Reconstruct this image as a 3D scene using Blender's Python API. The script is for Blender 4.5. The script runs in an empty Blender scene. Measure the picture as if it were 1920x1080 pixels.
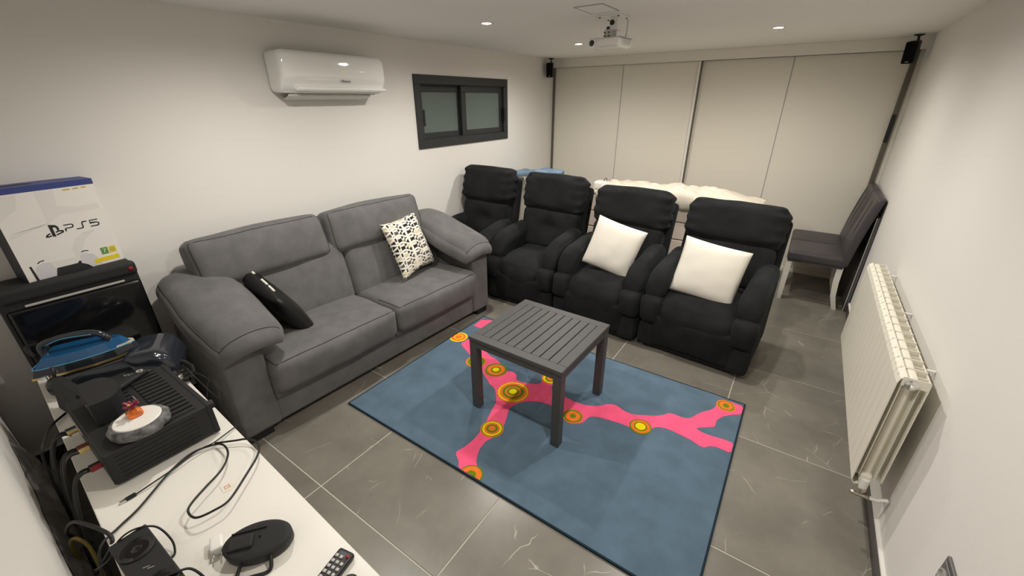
import bpy, bmesh, math, random
from mathutils import Vector, Matrix, noise
random.seed(7)
C = bpy.context.scene.collection
SC = bpy.context.scene
PI = math.pi

# ------------------------------------------------------------------ camera
CAM = Vector((2.79, 0.0, 1.70))
YAW, PITCH, ROLL = 0.60367, 0.42806, -0.0053
cy, sy, cp, sp = math.cos(YAW), math.sin(YAW), math.cos(PITCH), math.sin(PITCH)
fw = Vector((-sy*cp, cy*cp, -sp)); rt = Vector((cy, sy, 0)); up = rt.cross(fw)
r2 = math.cos(ROLL)*rt + math.sin(ROLL)*up; u2 = -math.sin(ROLL)*rt + math.cos(ROLL)*up
cam = bpy.data.cameras.new('camera'); cam.sensor_width = 36.0; cam.lens = 772.4/1920*36.0
cam.clip_start = 0.02
camo = bpy.data.objects.new('camera', cam); C.objects.link(camo)
m = Matrix.Identity(4)
for i in range(3):
    m[i][0], m[i][1], m[i][2], m[i][3] = r2[i], u2[i], -fw[i], CAM[i]
camo.matrix_world = m
SC.camera = camo
# ------------------------------------------------------------------ world, exposure
w = bpy.data.worlds.new('world'); SC.world = w; w.use_nodes = True
w.node_tree.nodes['Background'].inputs[0].default_value = (0.9, 0.95, 1, 1)
w.node_tree.nodes['Background'].inputs[1].default_value = 0.02
SC.view_settings.view_transform = 'Standard'; SC.view_settings.look = 'None'
SC.view_settings.gamma = 1.0; SC.view_settings.use_curve_mapping = False
SC.view_settings.exposure = 0.0
LAMP_W = 53.5
LAMPS = [(0.88, 1.12), (2.41, 1.12), (0.879, 2.496), (2.405, 2.55), (0.875, 3.848), (2.417, 3.847)]
ZC = 2.155
WL, WR, WN, WF = -0.083, 3.393, -0.115, 5.72   # room faces
for (lx, ly) in LAMPS:
    l = bpy.data.lights.new('downlight_beam', 'SPOT'); l.energy = LAMP_W; l.color = (1.0, 0.955, 0.885)
    l.spot_size = math.radians(170); l.spot_blend = 0.88; l.shadow_soft_size = 0.03
    lo = bpy.data.objects.new('downlight_beam', l); C.objects.link(lo); lo.location = (lx, ly, ZC-0.022)

# ------------------------------------------------------------------ materials
def mat(name, col, rough=0.5, metal=0.0, spec=0.5, bump=None, vary=0.0, vscale=20.0, sheen=0.0, emit=None, coat=0.0, sheen_col=None, trans=0.0, ior=1.45):
    """plain procedural material; bump=(scale, strength, detail); vary = brightness mottling"""
    M = bpy.data.materials.new(name); M.use_nodes = True
    nt = M.node_tree; b = nt.nodes['Principled BSDF']
    b.inputs['Base Color'].default_value = (*col, 1); b.inputs['Roughness'].default_value = rough
    b.inputs['Metallic'].default_value = metal; b.inputs['Specular IOR Level'].default_value = spec
    b.inputs['Sheen Weight'].default_value = sheen
    if sheen: b.inputs['Sheen Roughness'].default_value = 0.4
    if sheen_col: b.inputs['Sheen Tint'].default_value = (*sheen_col, 1)
    b.inputs['Coat Weight'].default_value = coat; b.inputs['Coat Roughness'].default_value = 0.05
    b.inputs['Transmission Weight'].default_value = trans; b.inputs['IOR'].default_value = ior
    tc = nt.nodes.new('ShaderNodeTexCoord')
    if vary:
        n = nt.nodes.new('ShaderNodeTexNoise'); n.inputs['Scale'].default_value = vscale; n.inputs['Detail'].default_value = 5
        nt.links.new(tc.outputs['Object'], n.inputs['Vector'])
        r = nt.nodes.new('ShaderNodeMapRange'); r.inputs[1].default_value = 0.3; r.inputs[2].default_value = 0.7
        r.inputs[3].default_value = 1-vary; r.inputs[4].default_value = 1+vary
        nt.links.new(n.outputs[0], r.inputs[0])
        mx = nt.nodes.new('ShaderNodeVectorMath'); mx.operation = 'SCALE'; mx.inputs[0].default_value = col
        nt.links.new(r.outputs[0], mx.inputs['Scale']); nt.links.new(mx.outputs[0], b.inputs['Base Color'])
    if bump:
        n2 = nt.nodes.new('ShaderNodeTexNoise'); n2.inputs['Scale'].default_value = bump[0]; n2.inputs['Detail'].default_value = bump[2] if len(bump) > 2 else 3
        nt.links.new(tc.outputs['Object'], n2.inputs['Vector'])
        bp = nt.nodes.new('ShaderNodeBump'); bp.inputs['Strength'].default_value = bump[1]; bp.inputs['Distance'].default_value = 0.002
        nt.links.new(n2.outputs[0], bp.inputs['Height']); nt.links.new(bp.outputs[0], b.inputs['Normal'])
    if emit:
        b.inputs['Emission Color'].default_value = (*emit[0], 1); b.inputs['Emission Strength'].default_value = emit[1]
    return M

def floor_mat():
    M = mat('polished dark stone tile', (0.10, 0.092, 0.08), 0.30, spec=0.5)
    nt = M.node_tree; b = nt.nodes['Principled BSDF']; N = nt.nodes.new; L = nt.links.new
    geo = N('ShaderNodeNewGeometry'); oi = N('ShaderNodeObjectInfo')
    # every tile shows another part of the slab
    off = N('ShaderNodeVectorMath'); off.operation = 'MULTIPLY_ADD'
    comb = N('ShaderNodeCombineXYZ'); L(oi.outputs['Random'], comb.inputs[0]); L(oi.outputs['Random'], comb.inputs[2])
    L(comb.outputs[0], off.inputs[0]); off.inputs[1].default_value = (37, 0, 53); L(geo.outputs['Position'], off.inputs[2])
    # cloudy base
    n1 = N('ShaderNodeTexNoise'); n1.inputs['Scale'].default_value = 3.2; n1.inputs['Detail'].default_value = 7; n1.inputs['Roughness'].default_value = 0.6
    L(off.outputs[0], n1.inputs['Vector'])
    cr = N('ShaderNodeValToRGB'); e = cr.color_ramp.elements
    e[0].position = 0.3; e[0].color = (0.158, 0.145, 0.121, 1); e[1].position = 0.75; e[1].color = (0.245, 0.226, 0.191, 1)
    L(n1.outputs[0], cr.inputs[0])
    # veins : warped voronoi edges, broken up by a mask
    nw = N('ShaderNodeTexNoise'); nw.inputs['Scale'].default_value = 2.6; nw.inputs['Detail'].default_value = 4
    L(off.outputs[0], nw.inputs['Vector'])
    wa = N('ShaderNodeVectorMath'); wa.operation = 'MULTIPLY_ADD'; wa.inputs[1].default_value = (0.16, 0.16, 0.16)
    L(nw.outputs['Color'], wa.inputs[0]); L(off.outputs[0], wa.inputs[2])
    outs = []
    for sc, wd, mk, mlo in ((1.7, 0.0040, 4.2, 0.525), (3.6, 0.0042, 6.0, 0.555)):
        v = N('ShaderNodeTexVoronoi'); v.feature = 'DISTANCE_TO_EDGE'; v.inputs['Scale'].default_value = sc
        L(wa.outputs[0], v.inputs['Vector'])
        r = N('ShaderNodeMapRange'); r.inputs[1].default_value = 0.0; r.inputs[2].default_value = wd*sc/2.2
        r.inputs[3].default_value = 1; r.inputs[4].default_value = 0; L(v.outputs['Distance'], r.inputs[0])
        k = N('ShaderNodeTexNoise'); k.inputs['Scale'].default_value = mk; k.inputs['Detail'].default_value = 2
        L(off.outputs[0], k.inputs['Vector'])
        kr = N('ShaderNodeMapRange'); kr.inputs[1].default_value = mlo; kr.inputs[2].default_value = mlo+0.09; L(k.outputs[0], kr.inputs[0])
        mu = N('ShaderNodeMath'); mu.operation = 'MULTIPLY'; L(r.outputs[0], mu.inputs[0]); L(kr.outputs[0], mu.inputs[1]); outs.append(mu)
    ad = N('ShaderNodeMath'); ad.operation = 'MAXIMUM'; L(outs[0].outputs[0], ad.inputs[0]); L(outs[1].outputs[0], ad.inputs[1])
    mx = N('ShaderNodeMix'); mx.data_type = 'RGBA'; L(ad.outputs[0], mx.inputs[0]); L(cr.outputs[0], mx.inputs[6])
    mx.inputs[7].default_value = (0.50, 0.47, 0.41, 1)
    L(mx.outputs[2], b.inputs['Base Color'])
    return M

def stripes_mat(name):   # cushion cover print: rows of triangles in black, grey, taupe and cream on off-white
    M = mat(name, (0.8, 0.76, 0.66), 0.85)
    nt = M.node_tree; b = nt.nodes['Principled BSDF']; N = nt.nodes.new; L = nt.links.new
    uv = N('ShaderNodeTexCoord'); sep = N('ShaderNodeSeparateXYZ'); L(uv.outputs['UV'], sep.inputs[0])
    def math_(op, a, b_=None, c=None):
        q = N('ShaderNodeMath'); q.operation = op
        for i, x in enumerate((a, b_, c)):
            if x is None: continue
            if isinstance(x, (int, float)): q.inputs[i].default_value = x
            else: L(x, q.inputs[i])
        return q.outputs[0]
    u, v = sep.outputs[0], sep.outputs[1]
    nz = N('ShaderNodeTexNoise'); nz.noise_dimensions = '1D'; nz.inputs['Scale'].default_value = 2.0
    L(u, nz.inputs['W'])
    uw = math_('ADD', math_('MULTIPLY', u, 6.5), math_('MULTIPLY', math_('SINE', math_('MULTIPLY', u, 21.0)), 0.55))
    col = math_('FLOOR', uw); fu = math_('FRACT', uw)
    vv = math_('ADD', math_('MULTIPLY', v, 15.0), math_('MULTIPLY', col, 0.5))
    row = math_('FLOOR', vv); fv = math_('FRACT', vv)
    # triangle pointing alternately left/right : |fv-0.5| < 0.5*s(fu)
    alt = math_('FRACT', math_('MULTIPLY', row, 0.5))
    fl = math_('ABSOLUTE', math_('SUBTRACT', fu, math_('MULTIPLY', alt, 2.0)))
    wid = math_('MULTIPLY', math_('SUBTRACT', 1.04, fl), 0.47)
    inside = math_('LESS_THAN', math_('ABSOLUTE', math_('SUBTRACT', fv, 0.5)), wid)
    gap = math_('GREATER_THAN', fu, 0.09)
    msk = math_('MULTIPLY', inside, gap)
    wn = N('ShaderNodeTexWhiteNoise'); wn.noise_dimensions = '2D'; cb = N('ShaderNodeCombineXYZ'); L(row, cb.inputs[0]); L(col, cb.inputs[1]); L(cb.outputs[0], wn.inputs['Vector'])
    cr = N('ShaderNodeValToRGB'); cr.color_ramp.interpolation = 'CONSTANT'; e = cr.color_ramp.elements
    e[0].position = 0; e[0].color = (0.012, 0.012, 0.012, 1); e[1].position = 0.56; e[1].color = (0.10, 0.09, 0.08, 1)
    for p, c in ((0.74, (0.19, 0.15, 0.12, 1)), (0.86, (0.62, 0.54, 0.36, 1))):
        q = e.new(p); q.color = c
    L(wn.outputs['Value'], cr.inputs[0])
    mx = N('ShaderNodeMix'); mx.data_type = 'RGBA'; L(msk, mx.inputs[0]); mx.inputs[6].default_value = (0.80, 0.77, 0.68, 1); L(cr.outputs[0], mx.inputs[7])
    L(mx.outputs[2], b.inputs['Base Color'])
    return M

Mt = dict(
    wall=mat('matt white wall paint', (0.79, 0.765, 0.725), 0.75, spec=0.25, bump=(220, 0.12, 2)),
    ceil=mat('matt white ceiling paint', (0.88, 0.86, 0.825), 0.85, spec=0.2, bump=(220, 0.1, 2)),
    tile=floor_mat(),
    grout=mat('pale grey grout', (0.52, 0.49, 0.43), 0.8),
    skirt=mat('dark stone skirting', (0.055, 0.05, 0.045), 0.3),
    white=mat('white trim paint', (0.82, 0.80, 0.76), 0.45),
    door=mat('cream laminate', (0.79, 0.75, 0.655), 0.42, spec=0.4, bump=(90, 0.04, 2)),
    doortrim=mat('satin cream aluminium', (0.82, 0.78, 0.70), 0.22, spec=0.5),
    bronze=mat('brown grey aluminium', (0.13, 0.115, 0.095), 0.4, metal=0.3),
    anth=mat('anthracite powder coat', (0.026, 0.027, 0.029), 0.5, bump=(600, 0.1, 1)),
    frost=mat('frosted window glass', (0.155, 0.195, 0.175), 0.38, spec=0.4, trans=0.15),
    acw=mat('gloss white plastic', (0.86, 0.85, 0.82), 0.06, spec=0.5, coat=0.4),
    acg=mat('pale grey plastic', (0.60, 0.59, 0.56), 0.35),
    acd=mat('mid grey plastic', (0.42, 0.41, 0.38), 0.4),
    ink=mat('dark grey ink', (0.02, 0.02, 0.022), 0.6),
    sofa=mat('charcoal grey microfibre', (0.140, 0.137, 0.136), 0.92, spec=0.15, bump=(420, 0.22, 3), vary=0.13, vscale=11, sheen=0.15),
    seam=mat('grey seam thread', (0.055, 0.053, 0.053), 0.9, spec=0.1),
    blk=mat('black suede', (0.0175, 0.018, 0.019), 0.93, spec=0.12, bump=(420, 0.2, 3), vary=0.25, vscale=7, sheen=0.04, sheen_col=(0.75, 0.95, 1.0)),
    blk2=mat('black lining fabric', (0.008, 0.008, 0.009), 0.95, spec=0.1),
    foot=mat('black plastic foot', (0.01, 0.01, 0.01), 0.5),
    pilw=mat('cream white cushion cover', (0.81, 0.775, 0.685), 0.9, spec=0.15, bump=(300, 0.1, 3)),
    pilb=mat('black satin', (0.010, 0.010, 0.010), 0.36, spec=0.5),
    pat=stripes_mat('triangle print cotton'),
    table=mat('anthracite painted aluminium', (0.066, 0.065, 0.065), 0.45, spec=0.45, bump=(900, 0.08, 1)),
    rug=mat('slate blue short pile', (0.102, 0.155, 0.210), 1.0, spec=0.03, bump=(700, 0.5, 2), vary=0.13, vscale=7, sheen=0.15),
    rugedge=mat('dark blue overlock yarn', (0.018, 0.032, 0.045), 0.95, spec=0.05),
    pink=mat('pink pile', (0.93, 0.115, 0.24), 1.0, spec=0.03, bump=(700, 0.5, 2), vary=0.06, vscale=14),
    orange=mat('orange pile', (0.85, 0.20, 0.035), 1.0, spec=0.03, bump=(700, 0.5, 2), vary=0.06, vscale=14),
    green=mat('green pile', (0.135, 0.23, 0.012), 1.0, spec=0.03, bump=(700, 0.5, 2), vary=0.06, vscale=14),
    yellow=mat('yellow pile', (0.88, 0.72, 0.01), 1.0, spec=0.03, bump=(700, 0.5, 2), vary=0.06, vscale=14),
    rad=mat('cream enamelled aluminium', (0.80, 0.765, 0.655), 0.3, spec=0.5),
    chrome=mat('chrome', (0.75, 0.75, 0.75), 0.16, metal=1.0),
    brass=mat('nickelled brass', (0.50, 0.46, 0.37), 0.32, metal=0.9),
    leather=mat('dark grey leatherette', (0.060, 0.054, 0.056), 0.45, spec=0.4, bump=(260, 0.2, 3)),
    chleg=mat('white lacquered wood', (0.72, 0.70, 0.63), 0.35),
    speaker=mat('black speaker shell', (0.008, 0.008, 0.010), 0.45),
    plas=mat('black plastic', (0.011, 0.011, 0.012), 0.42),
    plasm=mat('matt black plastic', (0.013, 0.013, 0.014), 0.65, bump=(500, 0.15, 2)),
    metalb=mat('black painted steel', (0.012, 0.012, 0.012), 0.55, bump=(800, 0.15, 1)),
    glossb=mat('gloss black plastic', (0.006, 0.006, 0.007), 0.12, coat=0.3),
    rubber=mat('black cable sheath', (0.010, 0.010, 0.010), 0.5),
    olive=mat('dull yellow cable sheath', (0.16, 0.12, 0.02), 0.5),
    teal=mat('teal connector', (0.01, 0.09, 0.13), 0.4),
    redc=mat('red connector', (0.30, 0.015, 0.02), 0.4),
    rust=mat('orange brown connector', (0.16, 0.03, 0.01), 0.5),
    goldc=mat('gold connector', (0.75, 0.58, 0.25), 0.3, metal=0.9),
    desk=mat('white lacquered board', (0.83, 0.80, 0.73), 0.3, spec=0.45),
    boxw=mat('printed white card', (0.80, 0.775, 0.735), 0.4),
    boxg=mat('pale lilac grey print', (0.64, 0.62, 0.64), 0.4),
    boxs=mat('faint grey print', (0.74, 0.715, 0.68), 0.4),
    navy=mat('navy card', (0.018, 0.020, 0.030), 0.5),
    blue=mat('royal blue card', (0.035, 0.055, 0.22), 0.45),
    stY=mat('yellow sticker', (0.80, 0.62, 0.02), 0.4),
    stG=mat('green sticker', (0.12, 0.30, 0.06), 0.4),
    gold=mat('gold print', (0.55, 0.42, 0.10), 0.4),
    redb=mat('red plastic', (0.22, 0.008, 0.010), 0.35),
    ironb=mat('translucent blue plastic', (0.008, 0.085, 0.22), 0.12, coat=0.5),
    ironl=mat('light blue plastic rim', (0.10, 0.32, 0.50), 0.2),
    irond=mat('dark slate gloss plastic', (0.018, 0.022, 0.030), 0.16, coat=0.4),
    irontip=mat('cream plastic', (0.62, 0.58, 0.42), 0.3),
    rock=mat('grey stone effect plastic', (0.12, 0.12, 0.12), 0.6, vary=0.8, vscale=45),
    plate=mat('white plate', (0.84, 0.82, 0.76), 0.35),
    amber=mat('amber plastic', (0.72, 0.16, 0.02), 0.25, vary=0.5, vscale=60),
    maroon=mat('maroon plastic', (0.20, 0.02, 0.05), 0.4, vary=0.6, vscale=90),
    btn=mat('pale grey rubber key', (0.48, 0.47, 0.45), 0.5),
    whitep=mat('white plastic', (0.82, 0.80, 0.76), 0.3),
    paper=mat('white paper', (0.80, 0.76, 0.68), 0.8),
    print_=mat('orange ink', (0.62, 0.25, 0.12), 0.7),
    bag=mat('crumpled grey polythene', (0.17, 0.16, 0.165), 0.3, spec=0.5, vary=0.3, vscale=12),
    blanket=mat('cream brushed blanket', (0.78, 0.71, 0.60), 0.95, spec=0.1, bump=(200, 0.3, 3), vary=0.08, vscale=8),
    chest=mat('pinkish cream painted wood', (0.66, 0.57, 0.49), 0.5),
    ibcover=mat('pale blue cotton', (0.20, 0.29, 0.40), 0.9, spec=0.1, bump=(90, 0.5, 3), vary=0.25, vscale=12),
    lens=mat('black lens glass', (0.004, 0.004, 0.006), 0.06, coat=0.5),
    glow=mat('lit led lens', (1, 1, 1), 0.5, emit=((1.0, 0.95, 0.86), 28.0)),
    socket=mat('grey metallic plastic', (0.16, 0.155, 0.15), 0.35, metal=0.4),
    sockl=mat('silver insert', (0.50, 0.49, 0.46), 0.35, metal=0.4),
    board=mat('dark grey board', (0.085, 0.08, 0.085), 0.45),
)

# ------------------------------------------------------------------ mesh helpers
def link(o, parent=None):
    C.objects.link(o)
    if parent is not None: o.parent = parent
    return o

def mesh(name, V, F, m, parent=None, smooth=False, uv=None):
    me = bpy.data.meshes.new(name); me.from_pydata([tuple(v) for v in V], [], F)
    me.materials.append(m if not isinstance(m, str) else Mt[m])
    if smooth: me.polygons.foreach_set('use_smooth', [True]*len(me.polygons))
    if uv:
        l = me.uv_layers.new(name='UVMap')
        for p in me.polygons:
            for li, vi in zip(p.loop_indices, p.vertices): l.data[li].uv = uv[vi]
    me.update()
    return link(bpy.data.objects.new(name, me), parent)

def frombm(name, bm, m, parent=None, smooth=False):
    me = bpy.data.meshes.new(name); bm.to_mesh(me); bm.free()
    me.materials.append(m if not isinstance(m, str) else Mt[m])
    if smooth: me.polygons.foreach_set('use_smooth', [True]*len(me.polygons))
    return link(bpy.data.objects.new(name, me), parent)

def bm_box(bm, lo, hi, r=0.0, seg=2, M=None):
    g = bmesh.ops.create_cube(bm, size=1.0); vs = g['verts']
    lo, hi = Vector(lo), Vector(hi); c, s = (lo+hi)/2, hi-lo
    for v in vs: v.co = Vector((v.co.x*s.x, v.co.y*s.y, v.co.z*s.z)) + c
    if r > 0:
        es = list({e for v in vs for e in v.link_edges})
        res = bmesh.ops.bevel(bm, geom=es, offset=r, segments=seg, profile=0.5, affect='EDGES')
        vs = list({v for f in res['faces'] for v in f.verts} | {v for v in vs if v.is_valid})
    if M is not None:
        for v in vs: v.co = M @ v.co
    return vs

def box(name, lo, hi, m, parent=None, r=0.0, seg=2, M=None, smooth=False):
    bm = bmesh.new(); bm_box(bm, lo, hi, r, seg, M)
    return frombm(name, bm, m, parent, smooth)

def boxes(name, L, m, parent=None, r=0.0, M=None):
    bm = bmesh.new()
    for lo, hi in L: bm_box(bm, lo, hi, r, 1, M)
    return frombm(name, bm, m, parent)

def puff_data(size, r, n=12, bulge=(0, 0, 0), fn=None, M=None):
    hx, hy, hz = size[0]/2, size[1]/2, size[2]/2
    r = min(r, hx*0.98, hy*0.98, hz*0.98)
    def sp_(t): return math.copysign(1-(1-abs(t))**1.7, t)
    ts = [sp_(-1+2*i/n) for i in range(n+1)]
    idx, V, F = {}, [], []
    def vid(p):
        k = (round(p[0], 6), round(p[1], 6), round(p[2], 6))
        if k in idx: return idx[k]
        q = Vector((p[0]*hx, p[1]*hy, p[2]*hz))
        c = Vector((max(-hx+r, min(hx-r, q.x)), max(-hy+r, min(hy-r, q.y)), max(-hz+r, min(hz-r, q.z))))
        d = q-c
        if d.length > 1e-9: d = d.normalized()*r
        o = c+d
        a, b, g = p
        o.x += bulge[0]*a*(1-b*b)*(1-g*g); o.y += bulge[1]*b*(1-a*a)*(1-g*g); o.z += bulge[2]*g*(1-a*a)*(1-b*b)
        if fn: o = Vector(fn(o, Vector(p)))
        if M is not None: o = M @ o
        idx[k] = len(V); V.append(o); return idx[k]
    for ax in range(3):
        for s in (-1, 1):
            for i in range(n):
                for j in range(n):
                    q = []
                    for (a, b) in ((i, j), (i+1, j), (i+1, j+1), (i, j+1)):
                        p = [0, 0, 0]; p[ax] = s; p[(ax+1) % 3] = ts[a]; p[(ax+2) % 3] = ts[b]; q.append(vid(p))
                    F.append(q if s > 0 else q[::-1])
    return V, F

def puff(name, size, r, m, parent=None, n=12, bulge=(0, 0, 0), fn=None, M=None):
    V, F = puff_data(size, r, n, bulge, fn, M)
    return mesh(name, V, F, m, parent, True)

def puff_pt(size, r, bulge, fn, M, p, lift=0.0):
    h = [v/2 for v in size]; r = min(r, *[v*0.98 for v in h])
    q = Vector((p[0]*h[0], p[1]*h[1], p[2]*h[2]))
    c = Vector([max(-h[i]+r, min(h[i]-r, q[i])) for i in range(3)]); d = q-c
    if d.length > 1e-9: d = d.normalized()
    o = c+d*(r+lift); a, b, g = p
    o.x += bulge[0]*a*(1-b*b)*(1-g*g); o.y += bulge[1]*b*(1-a*a)*(1-g*g); o.z += bulge[2]*g*(1-a*a)*(1-b*b)
    if fn: o = Vector(fn(o, Vector(p)))
    return M @ o

def seam(size, r, bulge, fn, M, pts, par, n=14):
    P = []
    for a, b in zip(pts[:-1], pts[1:]):
        for k in range(n): t = k/n; P.append(puff_pt(size, r, bulge, fn, M, [a[i]+(b[i]-a[i])*t for i in range(3)], 0.0006))
    P.append(puff_pt(size, r, bulge, fn, M, pts[-1], 0.0006))
    return tube('seam', P, 0.0024, 'seam', par, 6, 0)

def spline(P, sub=6, closed=False):
    P = [Vector(p) for p in P]; out = []; n = len(P)
    for i in range(n if closed else n-1):
        g = (lambda k: P[k % n]) if closed else (lambda k: P[max(0, min(n-1, k))])
        a, b, c, d = g(i-1), g(i), g(i+1), g(i+2)
        for k in range(sub):
            t = k/sub
            out.append(0.5*((2*b)+(c-a)*t+(2*a-5*b+4*c-d)*t*t+(3*b-a-3*c+d)*t**3))
    if not closed: out.append(P[-1])
    return out

def tube_data(P, r, n=8, closed=False, flat=1.0):
    V, F = [], []; m_ = len(P); prev = None
    for i, p in enumerate(P):
        a = P[(i-1) % m_] if closed else P[max(0, i-1)]; b = P[(i+1) % m_] if closed else P[min(m_-1, i+1)]
        t = (b-a)
        t = t.normalized() if t.length > 1e-9 else Vector((0, 0, 1))
        if prev is None:
            u = t.cross(Vector((0, 0, 1)));
            if u.length < 1e-3: u = t.cross(Vector((1, 0, 0)))
            u.normalize()
        else:
            u = prev-t*prev.dot(t)
            u = u.normalized() if u.length > 1e-6 else t.orthogonal().normalized()
        prev = u; v = t.cross(u)
        rr = r(i/(m_-1)) if callable(r) else r
        for k in range(n):
            an = 2*PI*k/n; V.append(p+u*math.cos(an)*rr+v*math.sin(an)*rr*flat)
    for i in range(m_ if closed else m_-1):
        for k in range(n):
            j = (i+1) % m_
            F.append((i*n+k, i*n+(k+1) % n, j*n+(k+1) % n, j*n+k))
    if not closed:
        F.append(tuple(range(n))[::-1]); F.append(tuple((m_-1)*n+k for k in range(n)))
    return V, F

def tube(name, P, r, m, parent=None, n=8, sub=6, closed=False, flat=1.0):
    P = spline(P, sub, closed) if sub else [Vector(p) for p in P]
    V, F = tube_data(P, r, n, closed, flat)
    return mesh(name, V, F, m, parent, True)

def lathe(name, prof, m, parent=None, n=24, M=None, smooth=True):
    V, F = [], []
    for (r, z) in prof:
        for k in range(n):
            a = 2*PI*k/n; V.append(Vector((r*math.cos(a), r*math.sin(a), z)))
    for i in range(len(prof)-1):
        for k in range(n): F.append((i*n+k, i*n+(k+1) % n, (i+1)*n+(k+1) % n, (i+1)*n+k))
    if prof[0][0] > 1e-6: F.append(tuple(range(n))[::-1])
    if prof[-1][0] > 1e-6: F.append(tuple((len(prof)-1)*n+k for k in range(n)))
    if M is not None: V = [M @ v for v in V]
    o = mesh(name, V, F, m, parent, smooth)
    if smooth: sharp(o)
    return o

def sharp(o, ang=35):
    me = o.data
    try: me.set_sharp_from_angle(angle=math.radians(ang))
    except Exception: pass

def prism(name, poly, h, m, parent=None, M=None, taper=None, smooth=False):
    """polygon in xy extruded 0..h in z"""
    n = len(poly); V = [Vector((x, y, 0)) for x, y in poly]
    cx = sum(p[0] for p in poly)/n; cy_ = sum(p[1] for p in poly)/n; t = taper or 1.0
    V += [Vector((cx+(x-cx)*t, cy_+(y-cy_)*t, h)) for x, y in poly]
    F = [tuple(range(n))[::-1], tuple(range(n, 2*n))]+[(i, (i+1) % n, n+(i+1) % n, n+i) for i in range(n)]
    area = sum(poly[i][0]*poly[(i+1) % n][1]-poly[(i+1) % n][0]*poly[i][1] for i in range(n))
    if area < 0: F = [f[::-1] for f in F]
    if M is not None: V = [M @ v for v in V]
    o = mesh(name, V, F, m, parent, smooth)
    if smooth: sharp(o)
    return o

def basis(o, x, y, z=None):
    x, y = Vector(x).normalized(), Vector(y).normalized(); z = Vector(z) if z else x.cross(y)
    M = Matrix.Identity(4)
    for i in range(3): M[i][0], M[i][1], M[i][2], M[i][3] = x[i], y[i], z[i], o[i]
    return M

def ribbons(name, polys, wd, h, m, parent=None, M=None):
    """flat printed strokes: polylines of width wd in xy, h thick"""
    bm = bmesh.new()
    for P in polys:
        P = [Vector((p[0], p[1], 0)) for p in P]
        L_, R_ = [], []
        for i, p in enumerate(P):
            a, b = P[max(0, i-1)], P[min(len(P)-1, i+1)]
            t = (b-a).normalized(); nrm = Vector((-t.y, t.x, 0))*wd/2
            if 0 < i < len(P)-1:
                t1 = (p-a).normalized(); d = max(0.5, t1.dot(t)); nrm /= d
            L_.append(p+nrm); R_.append(p-nrm)
        for i in range(len(P)-1):
            q = [L_[i], R_[i], R_[i+1], L_[i+1]]
            lo = [bm.verts.new(v) for v in q]; hi = [bm.verts.new(v+Vector((0, 0, h))) for v in q]
            bm.faces.new(hi)
            for k in range(4): bm.faces.new((lo[k], lo[(k+1) % 4], hi[(k+1) % 4], hi[k]))
    if M is not None: bm.transform(M)
    return frombm(name, bm, m, parent)

def text(name, s, size, h, m, parent, M):
    cu = bpy.data.curves.new(name, 'FONT'); cu.body = s; cu.size = size; cu.extrude = h; cu.align_x = 'CENTER'; cu.align_y = 'CENTER'; cu.resolution_u = 3
    t = bpy.data.objects.new(name, cu); C.objects.link(t)
    dg = bpy.context.evaluated_depsgraph_get(); me = bpy.data.meshes.new_from_object(t.evaluated_get(dg))
    bpy.data.objects.remove(t); bpy.data.curves.remove(cu)
    me.transform(M); me.materials.clear(); me.materials.append(Mt[m])
    return link(bpy.data.objects.new(name, me), parent)

def tag(o, label, cat, group=None, kind=None):
    o['label'] = label; o['category'] = cat
    if group: o['group'] = group
    if kind: o['kind'] = kind
    return o

def thing(name, label, cat, loc=(0, 0, 0), rotz=0.0, group=None):
    o = bpy.data.objects.new(name, None); o.empty_display_size = 0.05; C.objects.link(o)
    o.location = loc; o.rotation_euler = (0, 0, rotz)
    return tag(o, label, cat, group)

def struct(o, label=None):
    o['kind'] = 'structure'
    if label: o['label'] = label
    return o

def dup(root, loc, rotz, label, group=None):
    r = root.copy(); C.objects.link(r); r.location = loc; r.rotation_euler = (0, 0, rotz); r['label'] = label
    if group: r['group'] = group
    for ch in list(root.children):
        c = ch.copy(); C.objects.link(c); c.parent = r
        for g in list(ch.children):
            d = g.copy(); C.objects.link(d); d.parent = c
    return r

def rot(ax, a): return Matrix.Rotation(a, 4, ax)
def tr(*p): return Matrix.Translation(Vector(p))

# ================================================================== SETTING
floor = struct(box('floor', (WL-0.1, WN-0.1, -0.06), (WR+0.1, WF+0.1, -0.0022), 'grout'))
tx, ty = 0.7595, 0.7495
tm = None; jg = 0.0030
for i in range(-2, 3):
    for j in range(-1, 7):
        x0, x1 = max(WL-0.02, 1.214+(i)*tx), min(WR+0.01, 1.214+(i+1)*tx)
        y0, y1 = max(WN-0.02, 0.643+j*ty), min(WF+0.02, 0.643+(j+1)*ty)
        if x1-x0 < 0.02 or y1-y0 < 0.02: continue
        full = abs(x1-x0-tx) < 1e-4 and abs(y1-y0-ty) < 1e-4
        if full and tm:
            t = bpy.data.objects.new('tile', tm); link(t, floor)
        else:
            a, b = (x1-x0)/2-jg, (y1-y0)/2-jg
            t = box('tile', (-a, -b, -0.008), (a, b, 0), 'tile', floor, r=0.0012, seg=1)
            if full: tm = t.data
        t.location = ((x0+x1)/2, (y0+y1)/2, 0)

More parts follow.
